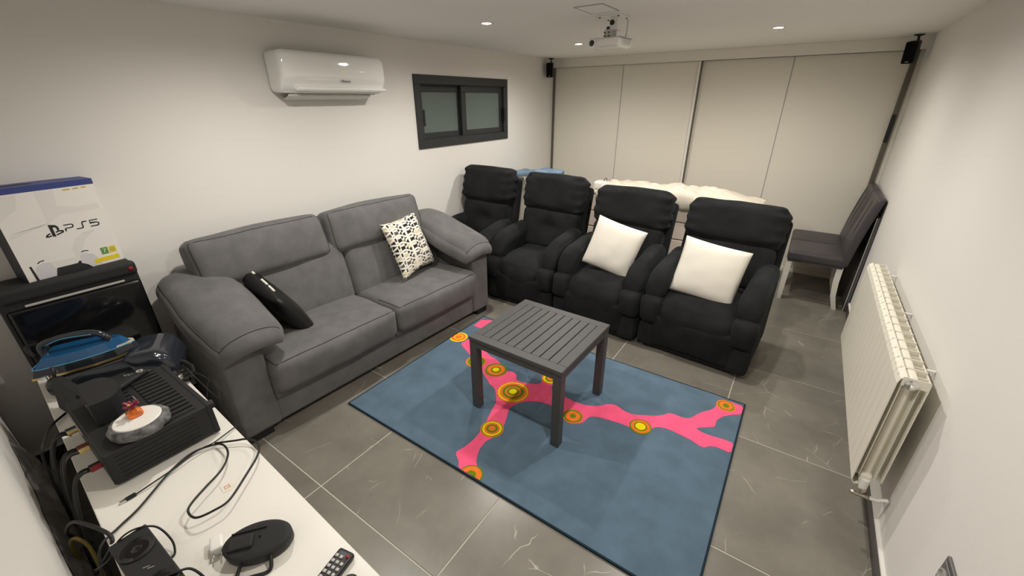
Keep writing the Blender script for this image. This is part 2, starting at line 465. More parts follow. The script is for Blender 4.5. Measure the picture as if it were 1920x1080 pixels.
# window opening in the left wall
wy0, wy1, wz0, wz1 = 2.735, 4.06, 1.325, 1.882
struct(boxes('wall_left', [((WL-0.14, WN-0.1, 0), (WL, wy0, ZC)), ((WL-0.14, wy1, 0), (WL, WF+0.1, ZC)),
                           ((WL-0.14, wy0, 0), (WL, wy1, wz0)), ((WL-0.14, wy0, wz1), (WL, wy1, ZC))], 'wall'), 'white painted long wall behind the grey sofa')
struct(box('wall_right', (WR, WN-0.1, 0), (WR+0.12, WF+0.1, ZC), 'wall'), 'white painted wall carrying the radiator')
struct(box('wall_near', (WL, WN-0.12, 0), (WR, WN, ZC), 'wall'), 'white painted wall behind the low media cabinet')
struct(box('wall_far', (WL, WF, 0), (WR, WF+0.12, ZC), 'wall'), 'white wall behind the wardrobe')
struct(box('ceiling', (WL-0.14, WN-0.12, ZC), (WR+0.12, WF+0.12, ZC+0.1), 'ceil'), 'white ceiling with recessed spotlights')
b = struct(box('baseboard_right', (WR-0.013, WN, 0.0), (WR, 5.08, 0.075), 'skirt'))
box('ledge', (WR-0.013, WN, 0.075), (WR, 5.08, 0.083), 'white', b)
b = struct(box('baseboard_left', (WL, WN, 0.0), (WL+0.013, 5.08, 0.075), 'skirt'))
box('ledge', (WL, WN, 0.075), (WL+0.013, 5.08, 0.083), 'white', b)

# window
def frame_boxes(x0, x1, y0, y1, z0, z1, t):
    return [((x0, y0, z0), (x1, y1, z0+t)), ((x0, y0, z1-t), (x1, y1, z1)), ((x0, y0, z0+t), (x1, y0+t, z1-t)), ((x0, y1-t, z0+t), (x1, y1, z1-t))]
wn_ = struct(thing('window_1', 'low wide anthracite sliding window with two frosted panes', 'window', (WL, 3.4, 1.3)))
del wn_['category']
def L(o): return o
wf = boxes('frame', frame_boxes(-0.06, 0.014, 2.713-3.4, 4.083-3.4, 0.003, 0.603, 0.074), 'anth', wn_, r=0.003)
boxes('track', frame_boxes(-0.10, -0.02, 2.735-3.4, 4.06-3.4, 0.026, 0.580, 0.055), 'anth', wf)
for (y0, y1, xo) in ((2.785, 3.39, -0.055), (3.34, 4.03, -0.02)):
    s = boxes('sash', frame_boxes(xo-0.024, xo+0.006, y0-3.4, y1-3.4, 0.062, 0.536, 0.066), 'anth', wn_, r=0.002)
    box('pane', (xo-0.012, y0-3.4+0.06, 0.122), (xo-0.004, y1-3.4-0.06, 0.476), 'frost', s)
    hy = (y0-3.4+0.03) if y0 < 3 else (y1-3.4-0.03)
    bm = bmesh.new()
    bm_box(bm, (xo+0.006, hy-0.013, 0.28), (xo+0.018, hy+0.013, 0.335), 0.004)
    bm_box(bm, (xo+0.018, hy-0.009, 0.31), (xo+0.05, hy+0.009, 0.327), 0.003)
    bm_box(bm, (xo+0.038, hy-0.009, 0.19), (xo+0.052, hy+0.016, 0.325), 0.004)
    frombm('handle', bm, 'plas', s)

# sliding wardrobe
wd = thing('sliding_wardrobe', 'cream floor to ceiling wardrobe with wide sliding doors filling the far wall', 'wardrobe', (0, 5.1, 0))
box('top_rail', (WL, -0.03, 2.06), (WR, 0.0, ZC), 'doortrim', wd, r=0.002)
for x0, x1, yo in ((-0.05, 0.828, 0.012), (0.832, 1.655, 0.012), (1.668, 2.482, 0.046), (2.486, 3.325, 0.046)):
    box('door', (x0, yo, 0.03), (x1, yo+0.022, 2.06), 'door', wd, r=0.0015, seg=1)
box('joint_strip', (0.827, 0.006, 0.03), (0.833, 0.013, 2.06), 'acd', wd, r=0.002, seg=1)
box('joint_strip', (2.481, 0.040, 0.03), (2.487, 0.047, 2.06), 'acd', wd, r=0.002, seg=1)
box('edge_profile', (-0.072, -0.012, 0.0), (-0.05, 0.03, 2.06), 'bronze', wd, r=0.002, seg=1)['label'] = 'dark aluminium edge profile'
box('edge_profile', (1.644, -0.010, 0.0), (1.667, 0.03, 2.06), 'white', wd, r=0.003, seg=1)
box('edge_profile', (1.668, 0.004, 0.0), (1.676, 0.046, 2.06), 'bronze', wd)['label'] = 'dark aluminium edge profile'
box('edge_profile', (3.325, 0.0, 0.0), (3.36, 0.06, 2.06), 'bronze', wd, r=0.002, seg=1)['label'] = 'dark aluminium edge profile'
box('pull_handle', (3.318, -0.022, 1.34), (3.346, 0.0, 1.57), 'plas', wd, r=0.005)['label'] = 'black pull handle'
box('end_filler', (3.36, 0.02, 0.0), (WR, 0.05, 2.06), 'door', wd)
box('end_filler', (WL, -0.005, 0.0), (-0.072, 0.03, 2.06), 'door', wd)
box('bottom_rail', (WL, -0.012, 0.0), (WR, 0.07, 0.03), 'doortrim', wd)
box('carcass', (WL+0.01, 0.09, 0.03), (WR-0.01, WF-5.1-0.02, 2.08), 'door', wd)

# ceiling lights
first = None
names = ['recessed spotlight in the ceiling corner above the media cabinet', 'recessed ceiling spotlight directly in front of the camera, out of frame',
         'lit recessed spotlight above the sofa, left of the projector', 'recessed ceiling spotlight just above the top edge of the view',
         'small lit recessed spotlight between projector and far left speaker', 'lit recessed spotlight right of the projector']
for i, (lx, ly) in enumerate(LAMPS):
    if i == 0:
        first = thing('ceiling_spotlight', names[0], 'spotlight', (lx, ly, ZC), 0, 'recessed ceiling spotlights')
        lathe('trim_ring', [(0.030, -0.001), (0.031, -0.004), (0.042, -0.004), (0.044, -0.001), (0.044, 0.0)], 'whitep', first, 32)
        lathe('lamp_lens', [(0.0, -0.0035), (0.030, -0.0035), (0.030, 0.0)], 'glow', first, 24)
    else: dup(first, (lx, ly, ZC), 0, names[i])

# ================================================================== WALL AND CEILING FITTINGS
# split air conditioner on the left wall, length along +y
ac = thing('air_conditioner', 'white wall mounted split air conditioner with open lower vane', 'air conditioner', (WL, 1.885, 1.865))
def acf(o, p):
    q = o.copy()
    if q.z < -0.03: q.x -= (-(q.z)-0.03)*0.42*max(0, p.x)      # underside tucks back to the wall
    if p.x > 0: q.x += 0.012*(1-p.z*p.z)
    return q
puff('body', (0.185, 0.775, 0.238), 0.035, 'acw', ac, n=16, fn=acf, M=tr(0.0925, 0, 0.0))
box('air_outlet', (0.045, -0.30, -0.125), (0.13, 0.33, -0.085), 'acd', ac, r=0.01)
puff('louver', (0.075, 0.69, 0.024), 0.012, 'acw', ac, n=10, fn=lambda o, p: (o.x, o.y, o.z+0.010*(o.x/0.04)**2), M=tr(0.158, 0.035, -0.094) @ rot('Y', math.radians(14)))
puff('vane', (0.115, 0.62, 0.014), 0.006, 'acg', ac, n=8, fn=lambda o, p: (o.x, o.y*(1-0.07*(0.5-o.x/0.115)), o.z-0.012*(1-p.x*p.x)), M=tr(0.07, -0.03, -0.137) @ rot('Y', math.radians(-8)))
text('brand_lettering', 'Hisense', 0.023, 0.0006, 'ink', ac, basis((0.1985, 0.04, -0.045), (0, 1, 0), (-0.02, 0, 1)))

# projector hanging from the ceiling
pj = thing('projector', 'white projector hanging upside down from a ceiling bracket', 'projector', (1.625, 2.77, ZC), math.radians(-4))
box('mount_plate', (-0.065, -0.075, -0.007), (0.085, 0.07, 0.0), 'whitep', pj, r=0.003)
for sx, sy_ in ((-0.05, -0.06), (0.07, -0.06), (0.07, 0.055), (-0.05, 0.055)):
    lathe('mount_screw', [(0.0, -0.012), (0.006, -0.011), (0.007, -0.007)], 'plas', pj, 10, tr(sx, sy_, 0))
box('mount_arm', (0.0, -0.028, -0.075), (0.058, 0.028, -0.004), 'whitep', pj, r=0.006)
lathe('tilt_knob', [(0.0, 0.0), (0.013, 0.0), (0.014, 0.01), (0.010, 0.014), (0, 0.014)], 'plas', pj, 16, tr(0.02, -0.028, -0.035) @ rot('X', PI/2))
lathe('tilt_knob', [(0.0, 0.0), (0.009, 0.0), (0.010, 0.008), (0, 0.010)], 'plas', pj, 16, tr(-0.005, -0.024, -0.062) @ rot('X', PI/2))
box('mount_bracket', (-0.028, -0.035, -0.115), (0.022, 0.035, -0.068), 'acg', pj, r=0.004)
for q in ((-0.02, -0.04, -0.085), (0.008, -0.04, -0.085), (-0.02, -0.04, -0.103), (0.008, -0.04, -0.103)):
    lathe('mount_screw', [(0.0, 0.0), (0.004, 0.0), (0.004, 0.006), (0, 0.006)], 'plas', pj, 8, tr(*q) @ rot('X', PI/2))
tube('power_cable', [(0.075, 0.05, -0.003), (0.085, 0.045, -0.05), (0.08, 0.04, -0.115)], 0.004, 'acg', pj, 8)
puff('housing', (0.215, 0.185, 0.052), 0.018, 'acw', pj, n=12, fn=lambda o, p: (o.x, o.y-0.012*(1-p.x*p.x)*(1 if p.y < 0 else 0), o.z), M=tr(0.0, 0.0, -0.142))
box('lid', (-0.10, -0.085, -0.121), (0.105, 0.09, -0.115), 'acd', pj, r=0.003)
lathe('lens_ring', [(0.019, 0), (0.026, 0.0), (0.027, 0.014), (0.021, 0.018), (0.019, 0.010)], 'acw', pj, 24, tr(-0.068, -0.096, -0.142) @ rot('X', PI/2))
lathe('lens', [(0.0, 0.014), (0.012, 0.0125), (0.0195, 0.008), (0.0195, 0.0)], 'lens', pj, 24, tr(-0.068, -0.096, -0.142) @ rot('X', PI/2))
gr = box('vent_frame', (0.106, -0.07, -0.160), (0.1125, 0.055, -0.124), 'acw', pj, r=0.004)
for k in range(7): box('vent_slat', (0.112, -0.062, -0.156+k*0.0045), (0.1145, 0.047, -0.1535+k*0.0045), 'acg', gr)

# access panel in the ceiling
ap = thing('ceiling_hatch', 'square white access hatch in the ceiling beside the projector mount', 'hatch', (1.65, 2.49, ZC), math.radians(0))
boxes('hatch_frame', [((-0.085, -0.115, -0.004), (0.085, -0.108, 0.0)), ((-0.085, 0.108, -0.004), (0.085, 0.115, 0.0)), ((-0.085, -0.108, -0.004), (-0.078, 0.108, 0)), ((0.078, -0.108, -0.004), (0.085, 0.108, 0))], 'acd', ap)
box('hatch_door', (-0.0775, -0.1075, -0.0035), (0.0775, 0.1075, -0.0), 'ceil', ap, r=0.001)

def speaker(loc, rz, label, shell_z):
    t = thing('satellite_speaker', label, 'speaker', loc, rz, 'black surround speakers under the ceiling')
    lathe('ceiling_rose', [(0.0, -0.014), (0.012, -0.013), (0.034, -0.004), (0.036, 0.0), (0, 0)], 'plas', t, 24)
    tube('bracket_arm', [(0, 0, -0.010), (0, 0, -0.035), (0.0, -0.012, -0.06)], 0.008, 'plas', t, 10)
    M = tr(0, -0.045, shell_z) @ rot('X', math.radians(8))
    def f(o, p): return (o.x*(1-0.12*max(0, p.y)), o.y, o.z)
    puff('shell', (0.082, 0.085, 0.158), 0.012, 'speaker', t, n=8, fn=f, M=M)
    box('grille', (-0.036, -0.0465, -0.073), (0.036, -0.0425, 0.073), 'blk2', t, r=0.002, M=M)
    box('badge', (-0.010, -0.048, -0.066), (0.010, -0.046, -0.061), 'sockl', t, r=0.0005, M=M)
    tube('cable', [M @ Vector((0, 0.04, 0.0)), M @ Vector((0.0, 0.075, 0.03)), (0.0, 0.03, -0.03), (0, 0.012, -0.006)], 0.003, 'rubber', t, 6)
speaker((-0.020, 4.93, ZC), math.radians(18), 'slim black satellite speaker under the ceiling in the far left corner', -0.128)
speaker((3.300, 4.93, ZC), math.radians(-22), 'black satellite speaker under the ceiling in the far right corner', -0.125)

# radiator on the right wall (17 sections)
rad = thing('radiator', 'cream aluminium sectional radiator on the right wall', 'radiator', (3.250, 1.80, 0.245))
H = 0.545; sw = 0.081
def section():
    bm = bmesh.new()
    # front plate with a top and bottom that curve back to the wall
    prof = [(0.028, 0.012), (0.010, 0.004), (0.0, 0.02), (0.0, H-0.035), (0.006, H-0.014), (0.020, H-0.002)]
    th = 0.0035; g = 0.0013
    for y0, y1 in ((g, sw-g),):
        a = [bm.verts.new((x, y0, z)) for x, z in prof]; b_ = [bm.verts.new((x, y1, z)) for x, z in prof]
        c = [bm.verts.new((x+th, y0, z)) for x, z in prof]; d = [bm.verts.new((x+th, y1, z)) for x, z in prof]
        for i in range(len(prof)-1):
            bm.faces.new((a[i], a[i+1], b_[i+1], b_[i])); bm.faces.new((c[i], d[i], d[i+1], c[i+1]))
            bm.faces.new((a[i], c[i], c[i+1], a[i+1])); bm.faces.new((b_[i], b_[i+1], d[i+1], d[i]))
        for q in ((a[0], b_[0], d[0], c[0]), (a[-1], c[-1], d[-1], b_[-1])): bm.faces.new(q)
    m_ = sw/2
    bm_box(bm, (0.003, m_-0.0016, 0.03), (0.088, m_+0.0016, H-0.012))                     # web
    bm_box(bm, (0.030, m_-0.014, 0.02), (0.056, m_+0.014, H-0.012), 0.006, 1)              # water way
    bm_box(bm, (0.028, 0.004, H-0.050), (0.055, sw-0.004, H-0.003), 0.008, 2)               # top header
    bm_box(bm, (0.022, 0.004, 0.016), (0.060, sw-0.004, 0.062), 0.008, 2)                   # bottom header
    for x in (0.016, 0.066): bm_box(bm, (x, 0.008, 0.05), (x+0.0025, sw-0.008, H-0.03))   # inner fins
    bm_box(bm, (0.086, g, 0.05), (0.090, sw-g, H-0.012))                                      # rear plate
    # chevron ribs at the top
    for s in (0, 1):
        y = g if s == 0 else sw-g-0.003
        bm_box(bm, (0.012, y, H-0.040), (0.088, y+0.0022, H-0.004))
    return bm
s0 = frombm('section', section(), 'rad', rad)
for k in range(1, 17):
    o = bpy.data.objects.new('section', s0.data); link(o, rad); o.location = (0, k*sw, 0)
pm = tr(0.040, 0.002, H-0.030) @ rot('X', PI/2)
pl = lathe('end_plug', [(0.0, 0.016), (0.006, 0.016), (0.007, 0.011), (0.014, 0.010), (0.020, 0.006), (0.021, 0.0)], 'chrome', rad, 24, pm); pl['label'] = 'chrome end plug with bleed screw'
lathe('bleed_screw', [(0.0, 0.022), (0.005, 0.022), (0.006, 0.015)], 'rad', pl, 12, pm)
pm = tr(0.042, 0.004, 0.030)
lathe('valve_collar', [(0.0, -0.03), (0.015, -0.03), (0.016, 0.0), (0.014, 0.012)], 'whitep', rad, 20, pm)
lathe('valve_nut', [(0.0, -0.052), (0.013, -0.052), (0.017, -0.046), (0.017, -0.032), (0.014, -0.028)], 'brass', rad, 12, pm, False)
lathe('valve_body', [(0.0, -0.075), (0.008, -0.074), (0.009, -0.05)], 'brass', rad, 16, pm)
tube('valve_tee', [(0.012, 0.0, -0.040), (0.045, 0.003, -0.042), (0.075, 0.004, -0.042)], 0.009, 'brass', rad, 12, 2)
tube('supply_pipe', [(0.072, 0.004, -0.042), (0.10, 0.006, -0.043), (0.110, 0.01, -0.040), (0.124, 0.012, -0.034), (0.1345, 0.012, -0.030)], 0.008, 'whitep', rad, 12)
for k in (2.5, 9.5, 16.5):
    box('wall_bracket', (0.085, k*sw-0.006, H-0.062), (0.1425, k*sw+0.006, H-0.050), 'whitep', rad, r=0.002)

# wall socket low on the right wall
so = thing('wall_socket', 'grey metallic socket plate low on the right wall at the bottom edge', 'socket', (WR, 1.275, 0.470))
box('plate', (-0.009, -0.045, -0.045), (0.0, 0.045, 0.045), 'socket', so, r=0.003)
box('inner_frame', (-0.014, -0.034, -0.034), (-0.008, 0.034, 0.034), 'socket', so, r=0.003)
lathe('socket_well', [(0.019, 0.0), (0.024, 0.0), (0.025, 0.006), (0.020, 0.007), (0.018, 0.001)], 'sockl', so, 24, tr(-0.012, 0, 0) @ rot('Y', -PI/2))
lathe('pin_hole', [(0.0, 0.002), (0.019, 0.002), (0.019, 0.0)], 'sockl', so, 20, tr(-0.0125, 0, 0) @ rot('Y', -PI/2))

# ================================================================== SOFA
def wr(o, k, s, seed=0):      # soft cloth unevenness
    v = noise.noise_vector(Vector((o.x*k+seed, o.y*k+seed*1.7, o.z*k)))
    return o+v*s
SA = math.radians(-2.56)
sofa = thing('sofa', 'two seat grey microfibre sofa along the left wall with padded arms', 'sofa', (-0.03, 0.60, 0), SA)
Ls = 2.01
box('base', (0.04, 0.03, 0.05), (0.655, Ls-0.03, 0.30), 'sofa', sofa, r=0.015)
box('front_rail', (0.62, 0.185, 0.045), (0.69, Ls-0.185, 0.225), 'sofa', sofa, r=0.012)
for y0, y1 in ((0.0, 0.195), (Ls-0.195, Ls)):
    box('arm_panel', (0.03, y0, 0.045), (0.705, y1, 0.54), 'sofa', sofa, r=0.02, seg=3)
for x, y in ((0.09, 0.08), (0.63, 0.08), (0.09, Ls-0.08), (0.63, Ls-0.08)):
    box('foot', (x-0.06, y-0.06, 0.0), (x+0.06, y+0.06, 0.05), 'foot', sofa)
# seat cushions
for y0, y1, sd in ((0.185, Ls/2, 1), (Ls/2, Ls-0.185, 2)):
    ly = y1-y0-0.004
    def f(o, p, sd=sd):
        o = wr(o, 5, 0.006, sd); o.z += 0.02*(p.x)*0.5
        return o
    c = puff('seat_cushion', (0.60, ly, 0.215), 0.055, 'sofa', sofa, n=16, bulge=(0.02, 0.0, 0.018), fn=f, M=tr(0.475, (y0+y1)/2, 0.335))
    seam((0.60, ly, 0.215), 0.055, (0.02, 0.0, 0.018), f, tr(0.475, (y0+y1)/2, 0.335), [(0.2, -0.97, 1), (1, -0.97, 1), (1, 0.97, 1), (0.2, 0.97, 1)], c)
    box('seat_skirt', (0.66, y0+0.006, 0.20), (0.715, y1-0.006, 0.32), 'sofa', sofa, r=0.015)
# lower back cushions, leaning
for y0, y1, sd in ((0.175, Ls/2, 5), (Ls/2, Ls-0.175, 6)):
    ly = y1-y0-0.004
    puff('back_cushion', (0.17, ly, 0.46), 0.06, 'sofa', sofa, n=14, bulge=(0.02, 0, 0.0), fn=lambda o, p, sd=sd: wr(o, 5, 0.006, sd), M=tr(0.205, (y0+y1)/2, 0.585) @ rot('Y', math.radians(-14)))
# headrests
for y0, y1, sd in ((0.135, 0.915, 9), (0.935, 1.735, 11)):
    ly = y1-y0
    def f(o, p, sd=sd):
        o = wr(o, 6, 0.007, sd)
        o.x += 0.02*(1-p.y*p.y)
        return o
    hM = tr(0.145, (y0+y1)/2, 0.862) @ rot('Y', math.radians(-14))
    c = puff('headrest', (0.19, ly, 0.295), 0.055, 'sofa', sofa, n=16, bulge=(0.025, 0, 0.012), fn=f, M=hM)
    seam((0.19, ly, 0.295), 0.055, (0.025, 0, 0.012), f, hM, [(1, -0.97, -0.9), (1, -0.97, 1), (1, 0.97, 1), (1, 0.97, -0.9)], c)
box('back_frame', (0.02, 0.04, 0.30), (0.10, Ls-0.04, 0.80), 'sofa', sofa, r=0.03, seg=3)
# arm cushions : long pads that slope down to the front and hug the arm panel
for y0, s in ((0.10, -1), (Ls-0.10, 1)):
    def f(o, p, s=s):
        t = (o.x/0.72)+0.5
        o = wr(o, 5, 0.006, 20+s)
        drop = 0.130*(t*t*(3-2*t))
        o.z -= drop
        o.z -= 0.045*max(0, abs(p.y))**2*(0.4+0.6*t)       # rolls over the sides
        if t > 0.8: o.z -= 0.025*((t-0.8)/0.2)**2
        o.y *= 1.0+0.10*math.sin(PI*min(1, max(0, t)))
        return o
    aM = tr(0.395, y0+0.045*(-s), 0.765)
    c = puff('arm_cushion', (0.74, 0.34, 0.15), 0.070, 'sofa', sofa, n=18, bulge=(0.02, 0.0, 0.018), fn=f, M=aM)
    seam((0.74, 0.34, 0.15), 0.070, (0.02, 0.0, 0.018), f, aM, [(-0.95, s*1, 1), (1, s*1, 0.9), (1, -s*1, 0.9)], c)

# ================================================================== RECLINERS
def recliner(label, x0, x1, yf, rz, lean, tuft, seed, topz=1.05, yb=0.5):
    """x0..x1 overall width, yf front, local origin = middle of the front edge"""
    W = x1-x0; t = thing('recliner_armchair', label, 'armchair', ((x0+x1)/2, yf, 0), rz, 'black recliners in a row')
    aw = 0.155; hw = W/2; si = hw-aw+0.02
    box('base', (-hw+0.04, 0.06, 0.02), (hw-0.04, yb+0.16, 0.22), 'blk2', t, r=0.02)
    # chaise seat : seat pad and a rounded nose
    def f(o, p):
        o = wr(o, 6, 0.008, seed)
        yl = o.y+(yb+0.06)/2
        if yl < 0.2: o.z -= 0.05*((0.2-yl)/0.2)**1.5
        return o
    puff('seat_cushion', (2*si+0.03, yb+0.06, 0.22), 0.075, 'blk', t, n=16, bulge=(0, 0.01, 0.016), fn=f, M=tr(0, 0.015+(yb+0.06)/2, 0.335))
    puff('footrest_panel', (2*si+0.05, 0.13, 0.25), 0.03, 'blk', t, n=12, bulge=(0, 0.012, 0), fn=lambda o, p: wr(o, 6, 0.006, seed+3), M=tr(0, 0.082, 0.185) @ rot('X', math.radians(4)))
    puff('kick_panel', (2*si+0.06, 0.09, 0.16), 0.025, 'blk', t, n=8, M=tr(0, 0.095, 0.095))
    for s in (-1, 1):
        ax = s*(hw-aw/2)
        box('side_panel', (ax-aw*0.42, 0.10, 0.035), (ax+aw*0.42, yb+0.18, 0.52), 'blk', t, r=0.03, seg=3)
        puff('front_pad', (aw*0.98, 0.16, 0.20), 0.045, 'blk', t, n=8, bulge=(0, 0.015, 0), fn=lambda o, p: wr(o, 9, 0.006, seed+s), M=tr(ax, 0.085, 0.325))
        puff('front_pad', (aw*0.92, 0.14, 0.20), 0.04, 'blk', t, n=8, bulge=(0, 0.012, 0), fn=lambda o, p: wr(o, 9, 0.006, seed+s+4), M=tr(ax, 0.095, 0.125))
        def g(o, p):
            o = wr(o, 6, 0.007, seed+s*2)
            al = yb+0.06
            u = (o.y/al)+0.5                                # 0 front .. 1 back
            o.z += 0.065*u - 0.012
            if u < 0.28: o.z -= 0.10*((0.28-u)/0.28)**2       # nose rolls down
            o.x *= 0.95+0.07*math.sin(PI*min(1, max(0, 1-u))*0.9)
            return o
        puff('arm_pad', (aw*0.98, yb+0.06, 0.145), 0.062, 'blk', t, n=14, bulge=(0, 0, 0.018), fn=g, M=tr(ax, 0.055+(yb+0.06)/2, 0.525))
    # back, leaning
    bw = W*0.885
    BM = tr(0, yb, 0.44) @ rot('X', -lean)
    hh = (topz-0.44)/math.cos(lean)
    def fb(o, p):
        o = wr(o, 6, 0.007, seed+7)
        if tuft:
            for q in (-0.0,):
                d = math.hypot((o.x-q)/0.11, (o.z-0.02)/0.06)
                if p.y < 0: o.y += 0.040*math.exp(-d*d)+0.018*math.exp(-((o.z-0.02)/0.022)**2)*math.exp(-(o.x/0.20)**2)
        return o
    puff('lumbar_cushion', (bw*0.93, 0.15, hh*0.56), 0.05, 'blk', t, n=18, bulge=(0, 0.012, 0), fn=fb, M=BM @ tr(0, 0.055, hh*0.26))
    def fh(o, p):
        o = wr(o, 6, 0.006, seed+9)
        # gathered pleats at the side ends
        k = max(0, abs(p.x)-0.55)/0.45
        o.y += 0.015*k*math.sin(o.z*80+seed); o.x += 0.006*k*math.copysign(1, p.x)*math.sin(o.z*80+seed+1)
        return o
    puff('headrest', (bw, 0.185, hh*0.50), 0.07, 'blk', t, n=20, bulge=(0, 0.012, 0.008), fn=fh, M=BM @ tr(0, 0.052, hh*0.765))
    box('back_shell', (-bw*0.52, 0.10, -0.06), (bw*0.52, 0.20, hh*0.90), 'blk', t, r=0.03, seg=3, M=BM)
    return t
recliner('black suede recliner against the left wall, first of the row', -0.072, 0.590, 2.68, 0.0, math.radians(11), True, 1, 1.105, 0.46)
recliner('black suede recliner with buttoned back and no cushion, second from the wall', 0.592, 1.295, 2.725, math.radians(-1), math.radians(14), True, 11, 1.08, 0.48)
recliner('black suede recliner with a white cushion and pale drawers behind it, third from the wall', 1.300, 2.030, 2.70, math.radians(-2), math.radians(17), False, 23, 1.035, 0.50)
recliner('black suede recliner at the open end of the row, nearest the radiator', 2.032, 2.795, 2.675, math.radians(-4), math.radians(19), False, 31, 1.012, 0.52)

# ================================================================== CUSHIONS
def pillow(name, size, th, m, label, M, seed, n=22, parent=None, group=None, pinch=0.10):
    hw, hh = size[0]/2, size[1]/2; V, F, UV = [], [], []
    for side in (1, -1):
        for j in range(n+1):
            for i in range(n+1):
                u = -1+2*i/n; v = -1+2*j/n
                e = max(0, (1-u*u)*(1-v*v))
                z = side*th/2*(e**0.45)
                z += side*0.006*e**0.3*noise.noise(Vector((u*2.2+seed, v*2.2, side)))
                x = hw*u*(1-pinch*(1-v*v)*abs(u)**2); y = hh*v*(1-pinch*(1-u*u)*abs(v)**2)
                V.append(M @ Vector((x, y, z))); UV.append(((u+1)/2, (v+1)/2))
    o = (n+1)**2
    for j in range(n):
        for i in range(n):
            a = j*(n+1)+i; q = (a, a+1, a+n+2, a+n+1)
            F.append(q); F.append(tuple(k+o for k in q[::-1]))
    me = mesh(name, V, F, m, parent, True, UV)
    bm = bmesh.new(); bm.from_mesh(me.data); bmesh.ops.remove_doubles(bm, verts=bm.verts, dist=0.0004); bm.to_mesh(me.data); bm.free()
    if label: tag(me, label, 'cushion', group)
    return me
def facing(c, right, upv): return basis(c, right, upv)
pillow('scatter_cushion', (0.40, 0.40), 0.15, 'pilw', 'white square cushion on the third black recliner from the wall', basis((1.70, 2.985, 0.64), (0.97, 0.03, -0.22), (0.20, 0.30, 0.93)), 3, group='plain white cushions', pinch=0.045)
pillow('scatter_cushion', (0.43, 0.40), 0.15, 'pilw', 'white square cushion on the recliner nearest the radiator', basis((2.415, 2.93, 0.615), (0.985, 0.0, -0.12), (0.10, 0.34, 0.93)), 8, group='plain white cushions', pinch=0.045)
pillow('scatter_cushion', (0.40, 0.45), 0.13, 'pat', 'square cushion with black, grey and cream triangle print on the sofa', basis((0.40, 2.06, 0.685), (-0.16, 0.98, 0.06), (-0.42, -0.02, 0.90)), 15)
pb = pillow('scatter_cushion', (0.46, 0.42), 0.15, 'pilb', 'black satin cushion leaning on the near arm of the sofa', basis((0.37, 1.035, 0.59), (0.91, 0.08, -0.40), (-0.14, -0.45, 0.88)), 21)
M0 = basis((0.37, 1.035, 0.59), (0.91, 0.08, -0.40), (-0.14, -0.45, 0.88))
def on_pb(u, v):
    e = max(0, (1-u*u)*(1-v*v)); return M0 @ Vector((0.23*u*(1-0.1*(1-v*v)*u*u), 0.21*v*(1-0.1*(1-u*u)*v*v), -0.075*e**0.45-0.002))
for u0, u1 in ((-0.36, -0.28), (-0.02, 0.22), (0.28, 0.52)):
    tube('white_print', [on_pb(u0+(u1-u0)*k/4, 0.90) for k in range(5)], 0.007, 'pilw', pb, 6, 2)
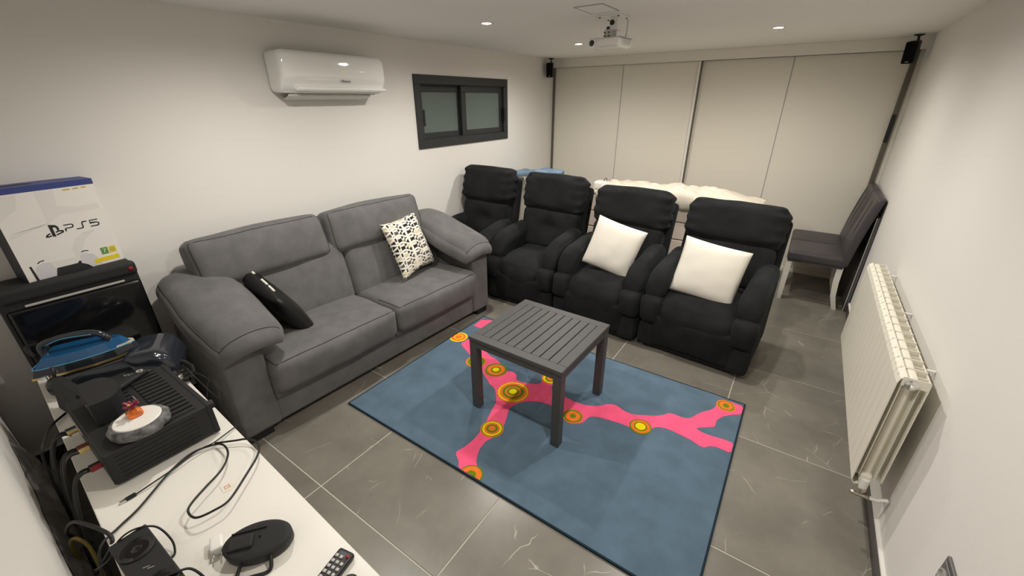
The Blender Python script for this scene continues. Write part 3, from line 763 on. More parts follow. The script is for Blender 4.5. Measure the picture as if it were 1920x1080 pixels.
# ================================================================== RUG
rug = thing('rug', 'slate blue rug with a pink branch and round orange and green targets', 'rug', (0, 0, 0))
box('pile', (0.818, 1.089, 0.002), (2.826, 2.430, 0.011), 'rug', rug, r=0.003, seg=1)
boxes('border', [((0.812, 1.083, 0.0), (2.832, 1.0915, 0.0105)), ((0.812, 2.4275, 0.0), (2.832, 2.436, 0.0105)), ((0.812, 1.0915, 0.0), (0.8205, 2.4275, 0.0105)), ((2.8235, 1.0915, 0.0), (2.832, 2.4275, 0.0105))], 'rugedge', rug)
PK = [(0.941, 1.985), (1.011, 1.95), (1.087, 1.915), (1.132, 1.891), (1.238, 1.831), (1.291, 1.804), (1.351, 1.761), (1.406, 1.734), (1.412, 1.721), (1.481, 1.701), (1.564, 1.607), (1.59, 1.51), (1.618, 1.434), (1.639, 1.347), (1.646, 1.268), (1.635, 1.203), (1.622, 1.161), (1.644, 1.144), (1.677, 1.124), (1.700, 1.095), (1.730, 1.0905), (1.80, 1.0905), (1.785, 1.137), (1.777, 1.151), (1.75, 1.174), (1.717, 1.237), (1.706, 1.308), (1.725, 1.356), (1.732, 1.434), (1.708, 1.495), (1.662, 1.601), (1.678, 1.664), (1.709, 1.705), (1.777, 1.752), (1.863, 1.766), (1.962, 1.734), (2.029, 1.693), (2.081, 1.728), (2.092, 1.805), (2.136, 1.83), (2.192, 1.84), (2.254, 1.85), (2.313, 1.854), (2.378, 1.838), (2.42, 1.906), (2.443, 1.941), (2.492, 1.96), (2.565, 1.954), (2.624, 1.946), (2.66, 1.933), (2.685, 1.922), (2.704, 1.933), (2.721, 1.959), (2.751, 1.969), (2.794, 1.969), (2.822, 1.962), (2.821, 2.051), (2.77, 2.05), (2.705, 2.04), (2.66, 2.039), (2.627, 2.055), (2.672, 2.093), (2.715, 2.124), (2.714, 2.147), (2.712, 2.188), (2.737, 2.243), (2.777, 2.287), (2.822, 2.317), (2.824, 2.406), (2.734, 2.409), (2.692, 2.368), (2.684, 2.309), (2.673, 2.272), (2.62, 2.203), (2.596, 2.147), (2.579, 2.117), (2.541, 2.099), (2.497, 2.102), (2.468, 2.094), (2.45, 2.065), (2.422, 2.034), (2.368, 2.002), (2.297, 1.963), (2.243, 1.964), (2.204, 1.978), (2.173, 1.986), (2.14, 1.966), (2.112, 1.933), (2.087, 1.908), (2.041, 1.885), (1.975, 1.872), (1.905, 1.877), (1.876, 1.879), (1.818, 1.88), (1.779, 1.903), (1.76, 1.96), (1.77, 2.04), (1.75, 2.12), (1.71, 2.12), (1.69, 2.04), (1.69, 1.96), (1.695, 1.895), (1.622, 1.863), (1.575, 1.849), (1.538, 1.857), (1.518, 1.897), (1.473, 1.915), (1.435, 1.895), (1.333, 1.953), (1.289, 1.97), (1.225, 1.981), (1.175, 2.003), (1.162, 2.03), (1.049, 2.066), (0.949, 2.091)]
def inlay(name, poly, z0, z1, m, parent):
    bm = bmesh.new(); vs = [bm.verts.new((x, y, z1)) for x, y in poly]
    f = bm.faces.new(vs)
    if f.normal.z < 0 or sum(poly[i][0]*poly[(i+1) % len(poly)][1]-poly[(i+1) % len(poly)][0]*poly[i][1] for i in range(len(poly))) < 0: f.normal_flip()
    r = bmesh.ops.extrude_face_region(bm, geom=[f]); 
    for v in r['geom']:
        if isinstance(v, bmesh.types.BMVert): pass
    for v in vs: v.co.z = z0
    bmesh.ops.triangulate(bm, faces=[q for q in bm.faces if len(q.verts) > 4])
    bmesh.ops.recalc_face_normals(bm, faces=bm.faces)
    return frombm(name, bm, m, parent)
# smooth the outline a little
PKs = []
for i in range(len(PK)):
    a, b = Vector(PK[i]), Vector(PK[(i+1) % len(PK)])
    if (b-a).length > 0.03: PKs += [tuple(a*0.82+b*0.18), tuple(a*0.18+b*0.82)]
    else: PKs.append(tuple((a+b)/2))
inlay('pink_branch', PKs, 0.006, 0.0122, 'pink', rug)
inlay('pink_patch', [(0.85, 2.255), (0.843, 2.37), (0.93, 2.412), (1.06, 2.40), (1.07, 2.30), (0.93, 2.252)], 0.006, 0.0122, 'pink', rug)
def target(cx, cy_, R, cols, clip=True, el=1.0):
    z = 0.0126; par = None
    for k, (f, c) in enumerate(cols):
        P = []
        for i in range(28):
            a = 2*PI*i/28; rr = R*f*(1+0.035*noise.noise(Vector((math.cos(a)*1.7+k, math.sin(a)*1.7+cx*9, cy_*5))))
            P.append((max(0.8225, min(2.822, cx+rr*math.cos(a)*el)), max(1.093, min(2.426, cy_+rr*math.sin(a)))))
        par_ = inlay('ring' if k else 'target', P, 0.006+k*0.0006, z+k*0.0007, c, rug if k == 0 else par)
        if k == 0: par = par_
O, G, Y = 'orange', 'green', 'yellow'
target(0.867, 2.049, 0.069, [(1, Y), (0.83, O), (0.52, Y), (0.40, O)])
target(1.191, 1.867, 0.072, [(1, O), (0.86, G), (0.52, O), (0.3, Y)])
target(1.366, 1.866, 0.076, [(1, G), (0.80, O), (0.46, G), (0.30, Y)])
target(1.596, 1.737, 0.103, [(1, O), (0.92, Y), (0.83, O), (0.66, G), (0.50, O), (0.36, G), (0.24, Y)])
target(1.680, 1.404, 0.066, [(1, O), (0.92, G), (0.84, Y), (0.68, O), (0.50, G), (0.30, O)])
target(1.782, 1.093, 0.062, [(1, G), (0.86, O), (0.42, G)])
target(1.725, 1.99, 0.058, [(1, O), (0.84, Y), (0.62, G), (0.40, O)])
target(2.011, 1.751, 0.060, [(1, O), (0.90, G), (0.72, O), (0.30, G)])
target(2.366, 1.890, 0.061, [(1, G), (0.86, O), (0.58, G), (0.46, Y)])
target(2.735, 2.351, 0.054, [(1, O), (0.84, G), (0.70, O), (0.34, G)])

# ================================================================== SLATTED TABLE
tb = thing('side_table', 'dark grey slatted metal side table standing on the rug', 'table', (1.765, 1.775, 0.0115), math.radians(-1))
# corners measured on the floor: near-left, near-right, far-right
hx, hy, hz = 0.298, 0.288, 0.490
for sx in (-1, 1):
    for sy_ in (-1, 1):
        x, y = sx*(hx-0.027), sy_*(hy-0.027)
        lg = box('leg', (x-0.024, y-0.024, 0.0), (x+0.024, y+0.024, hz-0.02), 'table', tb, r=0.002, seg=1)
boxes('apron', [((-hx+0.05, -hy+0.004, hz-0.06), (hx-0.05, -hy+0.03, hz-0.018)), ((-hx+0.05, hy-0.03, hz-0.06), (hx-0.05, hy-0.004, hz-0.018)),
                ((-hx+0.004, -hy+0.05, hz-0.06), (-hx+0.03, hy-0.05, hz-0.018)), ((hx-0.03, -hy+0.05, hz-0.06), (hx-0.004, hy-0.05, hz-0.018))], 'table', tb)
fr = 0.055
box('top_rail', (-hx, -hy, hz-0.022), (hx, -hy+fr, hz), 'table', tb, r=0.002, seg=1)
box('top_rail', (-hx, hy-fr, hz-0.022), (hx, hy, hz), 'table', tb, r=0.002, seg=1)
box('top_rail', (-hx, -hy+fr, hz-0.022), (-hx+fr, hy-fr, hz), 'table', tb, r=0.002, seg=1)
box('top_rail', (hx-fr, -hy+fr, hz-0.022), (hx, hy-fr, hz), 'table', tb, r=0.002, seg=1)
ns = 9; iw = 2*(hx-fr)/ns; sl = None
for k in range(ns):
    xc = -hx+fr+(k+0.5)*iw
    if sl is None:
        sl = box('slat', (-iw/2+0.0028, -hy+fr+0.001, hz-0.018), (iw/2-0.0028, hy-fr-0.001, hz-0.0005), 'table', tb, r=0.0015, seg=1); sl.location.x = xc
    else:
        o = bpy.data.objects.new('slat', sl.data); link(o, tb); o.location.x = xc

# ================================================================== DINING CHAIRS BY THE RIGHT WALL
def chair(label, yc):
    t = thing('dining_chair', label, 'chair', (3.06, yc, 0), 0, 'grey leatherette dining chairs')
    puff('seat', (0.43, 0.42, 0.085), 0.022, 'leather', t, n=10, bulge=(0, 0, 0.012), M=tr(0.005, 0, 0.428))
    def f(o, p):
        u = o.z/0.60+0.5
        o.x += 0.045*u*u
        return o
    puff('backrest', (0.062, 0.42, 0.60), 0.024, 'leather', t, n=12, bulge=(0.006, 0, 0), fn=f, M=tr(0.225, 0, 0.695) @ rot('Y', math.radians(5)))
    for y in (-0.10, 0.10):
        tube('seam', [(0.178, y, 0.50), (0.203, y, 0.72), (0.251, y, 0.965)], 0.002, 'leather', t, 5)
    for sx in (-1, 1):
        for sy_ in (-1, 1):
            x, y = sx*0.185, sy_*0.175; k = 0.05 if sx > 0 else 0.0
            V, F = [], []
            prof = [(0.385, 0.022, 0.0), (0.25, 0.021, 0.2), (0.12, 0.019, 0.55), (0.0, 0.017, 1.0)]
            for z, h, q in prof:
                for (a, b_) in ((-1, -1), (1, -1), (1, 1), (-1, 1)): V.append((x+k*q*q+a*h, y+b_*h, z))
            for i in range(len(prof)-1):
                for c in range(4): F.append((i*4+c, i*4+(c+1) % 4, (i+1)*4+(c+1) % 4, (i+1)*4+c)[::-1])
            F.append((0, 1, 2, 3)); F.append((15, 14, 13, 12))
            mesh('leg', V, F, 'chleg', t)['label'] = 'white leg'
    box('seat_frame', (-0.20, -0.20, 0.375), (0.20, 0.20, 0.390), 'leather', t)
    return t
chair('grey leatherette dining chair nearest the radiator, against the right wall', 4.46)
chair('grey leatherette dining chair hidden behind the first one, beside the wardrobe', 4.885)
bd = thing('folded_board', 'dark grey folded board leaning on the right wall behind the dining chairs', 'board', (3.372, 4.30, 0.002))
BMx = rot('Y', math.radians(0.4))
box('panel', (-0.012, -0.02, 0.0), (0.012, 0.76, 0.83), 'board', bd, r=0.003, M=BMx)
box('edge_strip', (-0.0145, -0.025, 0.0), (-0.0115, -0.015, 0.83), 'chleg', bd, M=BMx)['label'] = 'pale edge strip'

# ================================================================== THINGS BEHIND THE RECLINERS
ch = thing('chest_of_drawers', 'cream low chest of drawers behind the two right hand recliners', 'chest', (1.72, 4.42, 0))
box('carcass', (-0.82, -0.20, 0.05), (0.82, 0.25, 0.775), 'chest', ch, r=0.004)
box('top', (-0.84, -0.225, 0.775), (0.84, 0.255, 0.80), 'chest', ch, r=0.006)
box('plinth', (-0.80, -0.18, 0.0), (0.80, 0.24, 0.05), 'chest', ch)
for i in range(3):
    for j in range(4):
        x = -0.80+i*0.536; z = 0.07+j*0.176
        d = box('drawer', (x, -0.222, z), (x+0.526, -0.198, z+0.164), 'chest', ch, r=0.005)
        lathe('knob', [(0, 0.028), (0.012, 0.026), (0.014, 0.018), (0.007, 0.010), (0.008, 0.0)], 'brass', d, 14, tr(x+0.263, -0.222, z+0.082) @ rot('X', PI/2))
# crumpled blanket over the chest
V, F = [], []; nx, ny = 64, 26
for j in range(ny+1):
    for i in range(nx+1):
        u, v = i/nx, j/ny
        x = -0.70+1.55*u; y = -0.262+0.50*v
        env = math.sin(PI*min(1, max(0, u*1.02)))**0.35
        hgt = 0.035+0.055*env*math.sin(PI*min(1, 0.15+v*0.75))
        hgt += 0.042*noise.noise(Vector((x*5, y*9, 3)))+0.014*noise.noise(Vector((x*9+y*16, y*5, 1)))+0.016*noise.noise(Vector((x*14, y*19, 5)))+0.020*(abs(noise.noise(Vector((x*3.4+y*7, y*2, 9))))-0.2)
        z = 0.80+max(0.006, hgt*min(1, (1.03-u)/0.22))
        if v < 0.18:                                                   # front edge hangs over
            k = (0.18-v)/0.18; y = -0.245-0.022*math.sin(k*PI)+0.008*noise.noise(Vector((x*8, 1, 1))); z = z-(0.10+0.045*noise.noise(Vector((x*3, 7, 2))))*k
        V.append((x, y, z))
for j in range(ny):
    for i in range(nx):
        a = j*(nx+1)+i; F.append((a, a+1, a+nx+2, a+nx+1))
bl = mesh('blanket', V, F, 'blanket', None, True); bl.location = (1.72, 4.42, 0)
tag(bl, 'crumpled cream blanket heaped on top of the chest behind the recliners', 'blanket')
sm = bl.modifiers.new('thick', 'SOLIDIFY'); sm.thickness = 0.008; sm.offset = 1
# small white steamer with a wire, left end of the chest
st = thing('small_appliance', 'small white appliance with a wire loop, between second and third recliners', 'appliance', (1.00, 4.35, 0.80))
puff('body', (0.16, 0.13, 0.09), 0.03, 'whitep', st, n=10, M=tr(0, 0, 0.046))
tube('wire_loop', [(0.02, 0, 0.085), (0.03, 0.0, 0.115), (0.05, 0.0, 0.12), (0.055, 0, 0.09)], 0.003, 'rubber', st, 6)
# ironing board
ib = thing('ironing_board', 'ironing board with pale blue cover behind the first two recliners', 'ironing board', (0.23, 4.22, 0))
P = []
for k in range(40):
    a = k/39
    if a < 0.5:
        s = a/0.5; P.append((-0.27+0.62*s, -0.13*(1-max(0, (s-0.45)/0.55)**2.2)**0.5))
    else:
        s = (1-a)/0.5; P.append((-0.27+0.62*s, 0.13*(1-max(0, (s-0.45)/0.55)**2.2)**0.5))
IM = tr(0, 0, 0.915) @ rot('Y', math.radians(-5))
prism('board', P, 0.022, 'sockl', ib, IM)
def fz(o, p): return o
bm = bmesh.new()
ring = [[(x*1.02, y*1.04, -0.012)for x, y in P], [(x*1.04+0.002, y*1.07, 0.012) for x, y in P], [(x*1.02, y*1.02, 0.034) for x, y in P], [(x*0.75, y*0.7, 0.046+0.012*math.sin(x*14)) for x, y in P]]
vr = [[bm.verts.new(IM @ Vector(q)) for q in r] for r in ring]
for a, b_ in zip(vr[:-1], vr[1:]):
    for i in range(len(P)): bm.faces.new((a[i], a[(i+1) % len(P)], b_[(i+1) % len(P)], b_[i]))
bm.faces.new(vr[-1])
frombm('cover', bm, 'ibcover', ib, True)['label'] = 'pale blue padded cover'
for s in (-1, 1):
    tube('leg', [(-0.22, s*0.09, 0.02), (0.20, s*0.05, 0.875)], 0.011, 'sockl', ib, 8, 0)
    tube('leg', [(0.30, s*0.10, 0.02), (-0.15, s*0.06, 0.868)], 0.011, 'sockl', ib, 8, 0)
tube('foot_bar', [(-0.22, -0.18, 0.012), (-0.22, 0.18, 0.012)], 0.012, 'sockl', ib, 8, 0)
tube('foot_bar', [(0.30, -0.18, 0.012), (0.30, 0.18, 0.012)], 0.012, 'sockl', ib, 8, 0)

# ================================================================== MEDIA CABINET
HC = 0.58
CR = math.radians(-2.7)
cab = thing('media_cabinet', 'long low white media cabinet in the near corner', 'cabinet', (0.20, 0.035, 0), CR)
Lc, Dc = 2.75, 0.405
box('top', (0.0, 0.0, HC-0.025), (Lc, Dc, HC), 'desk', cab, r=0.002, seg=1)
boxes('carcass', [((0.0, 0.005, 0.06), (0.02, Dc-0.02, HC-0.025)), ((Lc-0.02, 0.005, 0.06), (Lc, Dc-0.02, HC-0.025)), ((0.02, 0.005, 0.06), (Lc-0.02, Dc-0.02, 0.08)),
                  ((0.02, 0.005, 0.08), (Lc-0.02, 0.012, HC-0.025)), ((0.90, 0.012, 0.08), (0.92, Dc-0.02, HC-0.025)), ((1.83, 0.012, 0.08), (1.85, Dc-0.02, HC-0.025))], 'desk', cab)
for k in range(6):
    x = 0.004+k*(Lc-0.008)/6
    d = box('door', (x+0.002, Dc-0.019, 0.062), (x+(Lc-0.008)/6-0.002, Dc-0.001, HC-0.029), 'desk', cab, r=0.0015, seg=1)
    tube('handle', [(x+0.40, Dc-0.002, 0.36), (x+0.40, Dc+0.016, 0.37), (x+0.40, Dc+0.016, 0.44), (x+0.40, Dc-0.002, 0.45)], 0.004, 'sockl', d, 6, 3)
for x in (0.10, 1.37, 2.65):
    for y in (0.05, Dc-0.06): lathe('foot', [(0.02, 0), (0.024, 0.005), (0.022, 0.06)], 'sockl', cab, 14, tr(x, y, 0))

# ---- tall black subwoofer in the corner and the console box on it
sb = thing('subwoofer', 'tall black glossy box shaped subwoofer in the near left corner', 'subwoofer', (0, 0, 0))
box('cabinet', (-0.07, 0.045, 0.0), (0.135, 0.520, 0.9748), 'plasm', sb, r=0.02, seg=3)
box('top_band', (0.100, 0.050, 0.915), (0.150, 0.520, 0.982), 'plasm', sb, r=0.018, seg=3)
box('front_panel', (0.130, 0.055, 0.05), (0.148, 0.515, 0.885), 'glossb', sb, r=0.012, seg=2)
box('reflection_strip', (0.146, 0.115, 0.892), (0.152, 0.455, 0.902), 'acd', sb, r=0.002)['label'] = 'grey strip drawn as a reflected highlight line'  # pale reflected line on the gloss front, modelled as a grey strip
puff('corner_light', (0.020, 0.022, 0.022), 0.0095, 'redb', sb, n=6, M=tr(0.147, 0.494, 0.948))['label'] = 'round red light'

bx = thing('console_box', 'white printed games console box with blue lid standing on the subwoofer', 'box', (0.085-0.1725*math.sin(math.radians(7)), 0.165+0.1725*math.cos(math.radians(7)), 0.975), math.radians(7))
bw, bh, bdp = 0.345, 0.398, 0.14
def bxf(y, z): return (y+0.0, z)      # local: x out of the front, y along, z up
TL = math.radians(-0.3)
TM = rot('Y', TL)
box('carton', (-bdp, -bw/2, 0.0), (0.0, bw/2, bh), 'boxw', bx, M=TM)
box('side_face', (-bdp+0.001, -bw/2-0.0015, 0.001), (-0.001, -bw/2+0.001, bh-0.001), 'navy', bx, M=TM)['label'] = 'dark navy side face'
box('lid', (-bdp-0.001, -bw/2-0.002, bh-0.022), (0.0015, bw/2+0.001, bh+0.003), 'blue', bx, r=0.001, seg=1, M=TM)['label'] = 'royal blue top flap'
lathe('carry_slot', [(0, 0.0), (1, 0.0), (1, 0.001), (0, 0.001)], 'ink', bx, 24, TM @ tr(-bdp/2, -0.06, bh+0.003) @ Matrix.Diagonal((0.014, 0.055, 1, 1)))
FP = TM @ basis((0.0, 0, 0), (0, 1, 0), (0, 0, 1))        # x -> along, y -> up, z -> out
E_ = 0.0006
# faint swooshes of the printed background
prism('background_print', [(-0.16, 0.33), (-0.13, 0.372), (-0.085, 0.372), (-0.105, 0.31), (-0.165, 0.27)], E_*0.4, 'boxs', bx, FP)
prism('background_print', [(-0.03, 0.372), (0.03, 0.372), (0.02, 0.30), (0.09, 0.285), (0.16, 0.29), (0.16, 0.262), (0.02, 0.262), (-0.045, 0.225), (-0.15, 0.215), (-0.165, 0.19), (-0.03, 0.235)], E_*0.4, 'boxs', bx, FP)
prism('background_print', [(0.005, 0.04), (0.005, 0.10), (0.03, 0.145), (0.07, 0.168), (0.11, 0.17), (0.06, 0.13), (0.04, 0.09), (0.035, 0.045)], E_*0.4, 'boxs', bx, FP)
# game pad print
prism('pad_print', [(-0.135, 0.0), (-0.142, 0.035), (-0.128, 0.062), (-0.105, 0.070), (-0.083, 0.066), (-0.072, 0.030), (-0.082, 0.0)], E_*0.8, 'boxg', bx, FP)
prism('pad_print', [(0.015, 0.030), (0.022, 0.066), (0.042, 0.072), (0.066, 0.060), (0.082, 0.030), (0.086, 0.002), (0.060, 0.0)], E_*0.8, 'boxg', bx, FP)
prism('pad_print', [(-0.083, 0.066), (-0.064, 0.036), (0.003, 0.036), (0.018, 0.066)], E_*0.6, 'boxs', bx, FP)
prism('pad_print', [(-0.088, 0.0), (-0.070, 0.034), (0.002, 0.034), (0.012, 0.044), (0.048, 0.0)], E_*0.7, 'ink', bx, FP)
prism('pad_print', [(-0.148, 0.0), (-0.151, 0.066), (-0.144, 0.066), (-0.139, 0.0)], E_*0.9, 'ink', bx, FP)
ribbons('pad_print', [[(-0.122, 0.072), (-0.112, 0.079), (-0.098, 0.080)], [(0.030, 0.080), (0.044, 0.083), (0.056, 0.079)]], 0.004, E_, 'ink', bx, FP)
# stickers
prism('sticker', [(0.062, 0.012), (0.158, 0.014), (0.158, 0.034), (0.062, 0.032)], E_, 'stY', bx, FP)['label'] = 'yellow strip sticker'
s_ = prism('sticker', [(0.098, 0.045), (0.125, 0.045), (0.125, 0.078), (0.098, 0.078)], E_, 'stG', bx, FP); s_['label'] = 'green age sticker'
text('numeral', '7', 0.026, 0.0003, 'boxw', s_, FP @ tr(0.1115, 0.0610, E_+0.0004))
s_ = prism('sticker', [(0.129, 0.045), (0.156, 0.045), (0.156, 0.078), (0.129, 0.078)], E_, 'stY', bx, FP); s_['label'] = 'yellow seal sticker'
lathe('seal', [(0.0, E_*1.6), (0.011, E_*1.6), (0.011, E_)], 'gold', s_, 20, FP @ tr(0.1425, 0.0615, 0))
ribbons('small_print', [[(0.06, 0.365), (0.085, 0.365)], [(0.095, 0.365), (0.115, 0.366)], [(0.125, 0.366), (0.142, 0.367)]], 0.006, E_, 'gold', bx, FP)
ribbons('small_print', [[(0.062, 0.162), (0.105, 0.166)]], 0.0025, E_, 'boxg', bx, FP)
# wordmark strokes P S 5 and the emblem left of it
wx, wy, ws = 0.0, 0.186, 1.0
def sh(L_): return [[(wx+x*ws, wy+y*ws) for x, y in P_] for P_ in L_]
ribbons('wordmark', sh([
    [(0.012, 0.028), (0.036, 0.028), (0.042, 0.026), (0.043, 0.020), (0.041, 0.015), (0.036, 0.013), (0.018, 0.013), (0.014, 0.011), (0.0135, 0.0)],
    [(0.050, 0.001), (0.070, 0.001), (0.074, 0.003), (0.075, 0.010), (0.0755, 0.024), (0.078, 0.028), (0.094, 0.0285)],
    [(0.134, 0.0285), (0.104, 0.0285), (0.104, 0.017), (0.128, 0.016), (0.133, 0.013), (0.133, 0.005), (0.129, 0.001), (0.101, 0.001)]]), 0.0046, E_, 'ink', bx, FP)
em = [[(-0.036, -0.012), (-0.025, -0.015), (-0.025, 0.024), (-0.020, 0.028), (-0.014, 0.022), (-0.014, 0.010), (-0.010, 0.009), (-0.006, 0.014), (-0.006, 0.026), (-0.013, 0.036), (-0.036, 0.042)]]
prism('emblem', [(wx+x, wy+y) for x, y in em[0]], E_, 'ink', bx, FP)
ribbons('emblem', sh([[(-0.040, 0.003), (-0.053, -0.003), (-0.055, -0.008), (-0.047, -0.010), (-0.038, -0.007)], [(-0.022, -0.008), (-0.006, -0.003), (0.003, 0.000), (0.003, 0.005), (-0.008, 0.008), (-0.021, 0.004)]]), 0.0055, E_, 'ink', bx, FP)

# ---- receiver
rc = thing('av_receiver', 'black audio video receiver with slotted top on the white cabinet', 'receiver', (1.012, 0.197, HC))
hwx, hwy, rh = 0.217, 0.142, 0.133
box('case', (-hwx, -hwy, 0.012), (hwx, hwy, rh), 'metalb', rc, r=0.003, seg=1)
box('front_panel', (-hwx-0.003, hwy-0.004, 0.008), (hwx+0.003, hwy+0.014, rh+0.002), 'plasm', rc, r=0.005)
box('rear_panel', (-hwx+0.004, -hwy-0.004, 0.016), (hwx-0.004, -hwy+0.001, rh-0.004), 'plas', rc)
for x in (-0.17, 0.17):
    for y in (-0.11, 0.11): lathe('foot', [(0.018, 0), (0.02, 0.003), (0.017, 0.013)], 'plas', rc, 14, tr(x, y, 0))
lathe('volume_knob', [(0, 0.020), (0.015, 0.019), (0.017, 0.016), (0.017, 0.0)], 'plasm', rc, 24, tr(0.165, hwy+0.014, 0.098) @ rot('X', -PI/2))
lathe('input_knob', [(0, 0.018), (0.013, 0.017), (0.014, 0.014), (0.014, 0.0)], 'plasm', rc, 24, tr(-0.165, hwy+0.014, 0.098) @ rot('X', -PI/2))
slot = None
for row, (y0, y1) in enumerate(((0.03, 0.115), (-0.075, 0.010))):
    for k in range(14):
        x = -0.195+k*0.0285
        if row == 1 and x > 0.02: continue
        if slot is None:
            slot = box('vent_slot', (-0.0055, -0.0425, 0), (0.0055, 0.0425, 0.0012), 'blk2', rc)
            slot.location = (x, (y0+y1)/2, rh-0.0002)
            rib = box('vent_rib', (-0.008, -0.0425, 0), (0.008, 0.0425, 0.0035), 'metalb', rc, r=0.001, seg=1); rib.location = (x+0.01425, (y0+y1)/2, rh-0.0002)
        else:
            o = bpy.data.objects.new('vent_slot', slot.data); link(o, rc); o.location = (x, (y0+y1)/2, rh-0.0002)
            o = bpy.data.objects.new('vent_rib', rib.data); link(o, rc); o.location = (x+0.01425, (y0+y1)/2, rh-0.0002)
for k in range(6):
    x = hwx+0.0005
    box('side_groove', (hwx-0.0004, -0.12+0.0, 0.030+k*0.016), (hwx+0.0016, 0.10, 0.033+k*0.016), 'metalb', rc)
ribbons('top_lettering', [[(-0.05+0.011*k, -0.005-0.001*k), (-0.043+0.011*k, -0.004-0.001*k)] for k in range(7)]+[[(-0.045+0.013*k, 0.006), (-0.036+0.013*k, 0.006)] for k in range(5)], 0.004, 0.0008, 'acd', rc, tr(-0.02, 0.005, rh))

# ---- toy portal with a white plate and a figurine
pt = thing('toy_portal', 'round white plate with rugged grey stone rim on the receiver', 'toy base', (1.172, 0.170, HC+rh+0.0035))
V, F = [], []; n = 48
prof = [(0.060, 0.0), (0.078, 0.004), (0.082, 0.018), (0.076, 0.032), (0.066, 0.036), (0.060, 0.034)]
for i, (r, z) in enumerate(prof):
    for k in range(n):
        a = 2*PI*k/n; j = 1+(0.075*noise.noise(Vector((math.cos(a)*4, math.sin(a)*4, i*0.9))) if 0 < i < 4 else 0)
        V.append((r*j*math.cos(a), r*j*math.sin(a), z+(0.004*noise.noise(Vector((math.cos(a)*5, math.sin(a)*5, 7+i))) if 1 < i < 4 else 0)))
for i in range(len(prof)-1):
    for k in range(n): F.append((i*n+k, i*n+(k+1) % n, (i+1)*n+(k+1) % n, (i+1)*n+k))
F.append(tuple(range(n))[::-1])
mesh('stone_rim', V, F, 'rock', pt, True)['label'] = 'rugged grey stone effect rim'
lathe('plate', [(0.063, 0.028), (0.0635, 0.037), (0.061, 0.0395), (0.0, 0.0395)], 'plate', pt, 40)
fg = thing('figurine', 'small amber and maroon ornament standing on the white plate', 'ornament', (1.150, 0.172, HC+rh+0.0430))
puff('stand', (0.040, 0.036, 0.026), 0.014, 'amber', fg, n=10, fn=lambda o, p: (o.x*(1.12-0.3*p.z), o.y*(1.12-0.3*p.z), o.z), M=tr(0, 0, 0.013))['label'] = 'amber stand'
for k in range(9):
    a = 2*PI*k/9+0.3; r = 0.012+0.003*(k % 2)
    puff('petal', (0.020, 0.010, 0.006), 0.0028, 'maroon', fg, n=4, M=tr(math.cos(a)*r, math.sin(a)*r, 0.036+0.004*(k % 3)) @ rot('Z', a) @ rot('Y', -0.35-0.2*(k % 2)))
puff('petal_core', (0.014, 0.014, 0.022), 0.006, 'maroon', fg, n=6, M=tr(0, 0, 0.034))
puff('yellow_spot', (0.010, 0.009, 0.008), 0.0038, 'stY', fg, n=5, M=tr(0.007, -0.006, 0.044))

# ---- steam iron station
ir = thing('steam_iron_station', 'dark blue steam iron docked on its glossy generator base', 'steam iron', (0.470, 0.262, HC), math.radians(60))
def fi(o, p): return (o.x, o.y*(1-0.18*max(0, p.x)), o.z*(1.0))
puff('generator_base', (0.42, 0.225, 0.105), 0.035, 'irond', ir, n=12, fn=lambda o, p: (o.x, o.y*(1+0.10*p.x), o.z+0.016*p.x*(1 if p.z > 0 else 0)), M=tr(0.0, 0, 0.053))
puff('water_tank', (0.15, 0.24, 0.125), 0.045, 'irond', ir, n=12, fn=lambda o, p: (o.x-0.025*p.z, o.y, o.z), M=tr(0.155, -0.012, 0.075))
out = [(-0.155, -0.062), (-0.16, 0.0), (-0.155, 0.062), (-0.08, 0.068), (0.0, 0.060), (0.06, 0.042), (0.105, 0.016), (0.115, 0.0), (0.105, -0.016), (0.06, -0.042), (0.0, -0.060), (-0.08, -0.068)]
IM = tr(-0.035, 0.0, 0.108) @ rot('Y', math.radians(-4)) @ Matrix.Diagonal((1.28, 1.28, 1.15, 1))
prism('soleplate', out, 0.008, 'goldc', ir, IM)['label'] = 'thin golden soleplate edge'
prism('iron_skirt', [(x*0.98, y*0.97) for x, y in out], 0.026, 'irond', ir, IM @ tr(0, 0, 0.008), taper=0.93)
prism('blue_shell', [(x*0.90, y*0.88) for x, y in out], 0.034, 'ironb', ir, IM @ tr(-0.004, 0, 0.033), taper=0.80)['label'] = 'translucent blue shell'
tube('blue_rim', [IM @ Vector((x*0.905-0.004, y*0.885, 0.036)) for x, y in out], 0.0022, 'ironl', ir, 6, 3, True)
prism('nose', [(0.062, -0.030), (0.095, -0.013), (0.102, 0.0), (0.095, 0.013), (0.062, 0.030)], 0.008, 'irontip', ir, IM @ tr(0, 0, 0.034))['label'] = 'cream coloured nose'
tube('handle', [IM @ Vector(q) for q in ((-0.125, 0, 0.060), (-0.120, 0, 0.098), (-0.06, 0, 0.112), (0.015, 0, 0.102), (0.045, 0, 0.062))], 0.0135, 'irond', ir, 12, 5)
tube('handle_rim', [IM @ Vector(q) for q in ((-0.105, -0.014, 0.100), (-0.06, -0.015, 0.112), (0.012, -0.014, 0.104))], 0.0018, 'ironl', ir, 6)
lathe('steam_button', [(0, 0.012), (0.010, 0.011), (0.012, 0.0)], 'chrome', ir, 14, IM @ tr(-0.11, -0.085, 0.01))
ribbons('side_lettering', [[(0.06+0.012*k, 0.0), (0.068+0.012*k, 0.0)] for k in range(8)], 0.008, 0.0012, 'acd', ir, basis((-0.0, -0.1265, 0.062), (1, -0.03, 0), (0, -0.25, 1)))
